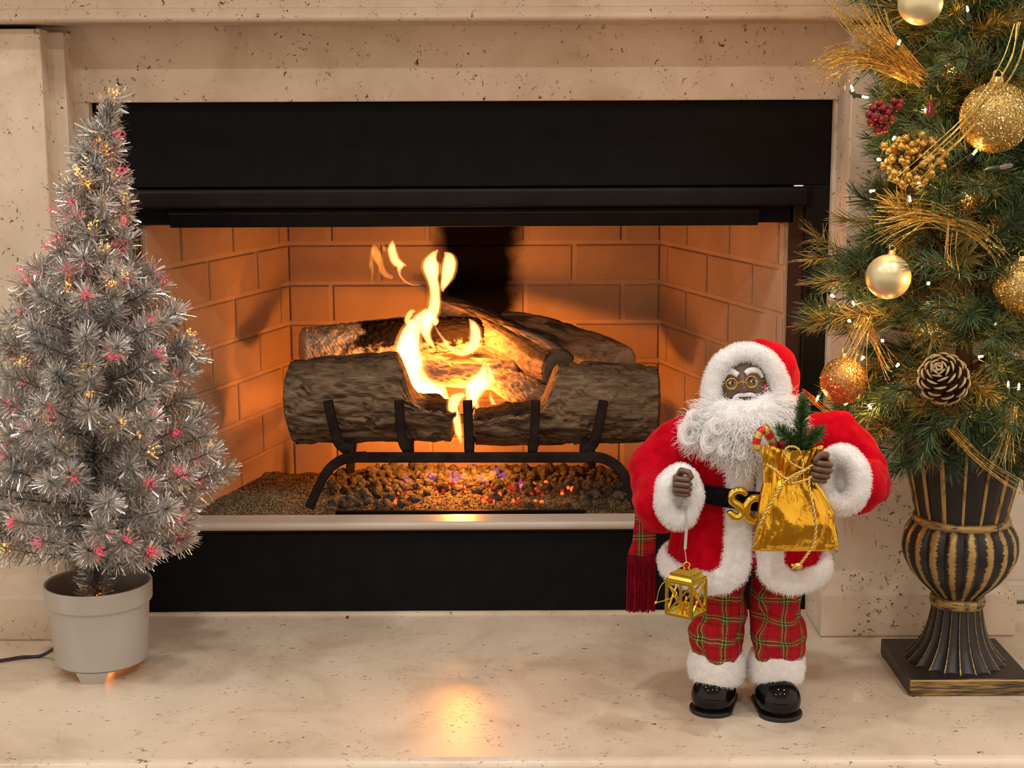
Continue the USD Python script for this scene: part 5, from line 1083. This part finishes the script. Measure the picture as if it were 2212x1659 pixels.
def rope(name, pts, r, parent, n=None):
    p0 = spline(np.array(pts), 400); L = np.linalg.norm(np.diff(p0, axis=0), axis=1).sum(); n = int(max(30, L / .0006)); p = spline(np.array(pts), n); t = unit(np.gradient(p, axis=0)); a = unit(np.cross(t, [.1, 1, .2])); b = np.cross(t, a); ph = np.linspace(0, L / (r * 5.5) * 2 * np.pi, n)[:, None]
    return obj(name, join(*[tube(p + r * .52 * (np.cos(ph + k * np.pi) * a + np.sin(ph + k * np.pi) * b), r * .62, 7) for k in (0, 1)]), 'gold_cord', parent, smooth=True)
SF = SY - .0255
rope('cord', [A(1627, 1176, SY - .012), A(1640, 1135, SF - .001), A(1668, 1082, SF), A(1692, 1045, SF + .003), (A(1716, 1026, SF + .004)), A(1752, 1010, SF + .006)], .0017, sk)
rope('cord', [A(1656, 1003, SY - .014), A(1676, 1017, SF + .007), A(1694, 1032, SF + .004), A(1712, 1034, SF + .004), A(1735, 1018, SF + .005), A(1756, 1004, SF + .006)], .0017, sk)
rope('cord', [A(1756, 1030, SF + .006), A(1748, 1034, SF + .004), A(1749, 1060, SF + .002), A(1757, 1100, SF - .001), A(1762, 1140, SF), A(1757, 1175, SF + .002), A(1742, 1200, SF + .004), A(1728, 1219, SF + .008)], .0017, sk)
rope('cord', [A(1710, 1045, SF + .004), A(1728, 1041, SF + .003), A(1755, 1032, SF + .005)], .0016, sk)
rope('cord', [A(1694, 979, SY - .017), A(1700, 967, SY - .018), A(1714, 965, SY - .018), A(1726, 972, SY - .019), A(1732, 990, SY - .018), A(1735, 1010, SF + .006)], .0014, sk)
rope('cord', [A(1694, 979, SY - .018), A(1705, 997, SY - .019), A(1722, 1008, SF + .006), A(1736, 1013, SF + .006)], .0013, sk)
kc = A(1724, 1223, SF + .008); obj('knot', bumpy(ball(kc, .0042, 3, (1.25, .9, .9)), .0016, 320, 2, 4), 'gold_cord', sk, smooth=True)
obj('frayed_end', join(*[tube(np.array([kc, kc + [-.006 - .002 * rngf.random(), rngf.normal(0, .001), rngf.normal(0, .0016)]]), .0005, 5) for _ in range(8)]), 'gold_cord', sk)

plain('satin_red', (.50, .012, .012), .25)
cn = thing('candy_cane', 'small red and gold striped candy cane hooked over the left edge of the gold sack', 'candy cane', tuple(A(1640, 950, SY)))
cp_ = spline(np.array([A(1634, 971, SY - .012), A(1634, 957, SY - .012), A(1637, 943, SY - .012), A(1644, 931, SY - .011), A(1653, 930, SY - .009), A(1661, 940, SY - .006), A(1670, 953, SY - .003), A(1679, 967, SY), A(1688, 985, SY)]), 73)
for k in range(9):
    seg = cp_[k * 8: k * 8 + 9]; rr = np.full(len(seg), .0046)
    if k == 0: seg = np.vstack([cp_[0] + unit(cp_[0] - cp_[4]) * .0022, cp_[:9]]); rr = np.array([.0018, .0040] + [.0046] * 8)
    obj('stripe', tube(seg, rr * (1.0 if k % 2 else .97), 16), 'satin_red' if k % 2 else 'gold_cord', cn, smooth=40)
lf = thing('gold_leaf', 'pointed gold glitter leaf standing behind the candy cane', 'leaf', tuple(A(1660, 930, SY)))
lc = [A(1666, 950, SY + .002), A(1660, 932, SY + .001), A(1655, 913, SY)]
obj('blade', tube(spline(np.array(lc), 14), np.stack([np.interp(np.linspace(0, 1, 14), [0, .3, 1], [.004, .0062, .0006]), np.full(14, .0007)], 1), 8, ref=(1.0, 0, .3)), 'gold_cord', lf, smooth=True)
for (a, b), lb in (((1671, 967), 'left one of two glossy dark red berries in the mouth of the gold sack'), ((1691, 957), 'right one of two glossy dark red berries in the mouth of the gold sack')):
    c = A(a, b, SY - .008); t = thing('sack_berry', lb, 'berry', tuple(c)); obj('berry', ball(c, .0048, 3), 'sack_berry_red' if 'sack_berry_red' in MAT else plain('sack_berry_red', (.20, .006, .02), .12), t, smooth=True); obj('stalk', tube(np.array([c + [0, .003, -.003], c + [.002, .006, -.014]]), .0006, 5), 'branch_wood', t)
sg = thing('pine_sprig', 'short bright green pine sprig sticking up out of the gold sack', 'pine sprig', tuple(A(1730, 960, SY)))
nz('sprig_green', [(.3, (.03, .085, .022)), (.7, (.09, .18, .055))], 200, rough=.45)
for pts in ([(1727, 985), (1730, 930), (1734, 872)], [(1726, 982), (1712, 955), (1690, 932)], [(1730, 982), (1748, 955), (1766, 934)]):
    P = spline(np.array([A(a, b, SY - .004 - .003 * k) for k, (a, b) in enumerate(pts)]), 20); br = obj('twig', tube(P, .0009, 6), 'branch_wood', sg)
    b, t, w = brush(P, int(np.linalg.norm(P[-1] - P[0]) * 12500), .0130, .0011, start=.03, splay=50, wide=0, rng=rngf); obj('needles', ribbons(b, t, w, rngf, taper=.3, bend=.05), 'sprig_green', br, kind='stuff')

# ------------------------------------------------------------------ gold lantern hanging from the figurine's hand
LY = -.452
ln = thing('toy_lantern', 'tiny gold lantern with crossed bars hanging from the hand of the figurine', 'lantern', tuple(A(1482, 1330, LY)))
s = SP(LY); lc = A(1482, 1287, LY); sd = .0158; th0 = rad(-36); ex, ey = np.array([math.cos(th0), math.sin(th0), 0]), np.array([-math.sin(th0), math.cos(th0), 0])
zt_, zb_ = A(1482, 1252, LY)[2], A(1482, 1322, LY)[2]
def cnr(k, z, q=1.0): a, b = ((1, 1), (-1, 1), (-1, -1), (1, -1))[k % 4]; return np.array([lc[0], LY, z]) + (ex * a + ey * b) * sd * q
def rod(a, b, r, ref=None): return sqbar([a, (a + b) / 2, b], r, (.3, .5, .8) if ref is None else ref, 4)
for k in range(4):
    obj('corner_post', rod(cnr(k, zb_), cnr(k, zt_), .0017, ex), 'gold_plated', ln)
    obj('rail', rod(cnr(k, zt_), cnr(k + 1, zt_), .0016, (0, 0, 1)), 'gold_plated', ln); obj('rail', rod(cnr(k, zb_), cnr(k + 1, zb_), .0018, (0, 0, 1)), 'gold_plated', ln)
    obj('cross_bar', rod(cnr(k, zb_), cnr(k + 1, zt_), .0011, (0, 0, 1)), 'gold_plated', ln); obj('cross_bar', rod(cnr(k + 1, zb_), cnr(k, zt_), .0011, (0, 0, 1)), 'gold_plated', ln)
obj('floor_plate', hull([cnr(k, zb_ + d) for k in range(4) for d in (-.0012, .0004)]), 'gold_plated', ln)
for q0, q1, z0_, z1_ in ((1.06, 1.06, zt_ + .0008, zt_ + .003), (.98, .80, zt_ + .003, zt_ + .0065), (.86, .86, zt_ + .0065, zt_ + .0088), (.80, .42, zt_ + .0088, zt_ + .0135)):
    obj('roof_tier', hull([cnr(k, z0_, q0) for k in range(4)] + [cnr(k, z1_, q1) for k in range(4)]), 'gold_plated', ln)
tc = np.array([lc[0], LY, zt_ + .0165]); a_ = np.linspace(0, 2 * np.pi, 20, endpoint=False)
obj('top_ring', tube(tc + .0036 * (np.cos(a_)[:, None] * [1, .3, 0] + np.sin(a_)[:, None] * [0, 0, 1.0]), .0009, 6, closed=True), 'gold_plated', ln, smooth=True)
obj('swing_handle', tube(spline(np.array([cnr(1, zt_ + .002), A(1430, 1262, LY), A(1418, 1300, LY), A(1418, 1302, LY - .003), A(1462, 1285, LY - .014), cnr(2, zt_ - .004)]), 40), .0006, 6), 'gold_plated', ln, smooth=True)
obj('handle_knob', ball(A(1417, 1301, LY), .0017, 2), 'gold_plated', ln, smooth=True)
obj('candle', lathe([(.0001, zb_ + .0005), (.0042, zb_ + .0005), (.0042, zb_ + .011), (.001, zb_ + .0115), (.0012, zb_ + .013), (.0016, zb_ + .0155), (.0002, zb_ + .0195)], 18, (lc[0], LY)), 'gold_plated', ln, smooth=40)
hk = A(1480, 1082, LY - .004)
obj('hanging_strap', tube(spline(np.array([A(1479, 1078, -.462), A(1480, 1098, LY - .006), A(1483, 1130, LY - .004), A(1480, 1186, LY)]), 20), np.array([.0017, .0006]), 8, ref=(1.0, 0, 0)), 'strap_grey', ln, smooth=40)
obj('strap_clip', box(A(1474, 1096, LY)[0], A(1484, 1096, LY)[0], LY - .0085, LY - .005, A(1480, 1098, LY)[2], A(1480, 1088, LY)[2], .0006), 'clear_bulb', ln)
obj('cord', tube(np.array([A(1479, 1184, LY), tc + [0, 0, .003]]), .0006, 6), 'strap_grey', ln)
# stray bead on the hearth
c = gr(750, 1333, .0022); b_ = obj('fallen_berry', bumpy(ball(c, .0022, 2), .0005, 300, 2, 1), 'sack_berry_red', None, smooth=True, label='tiny dark red berry fallen on the hearth before the black panel', cat='berry')
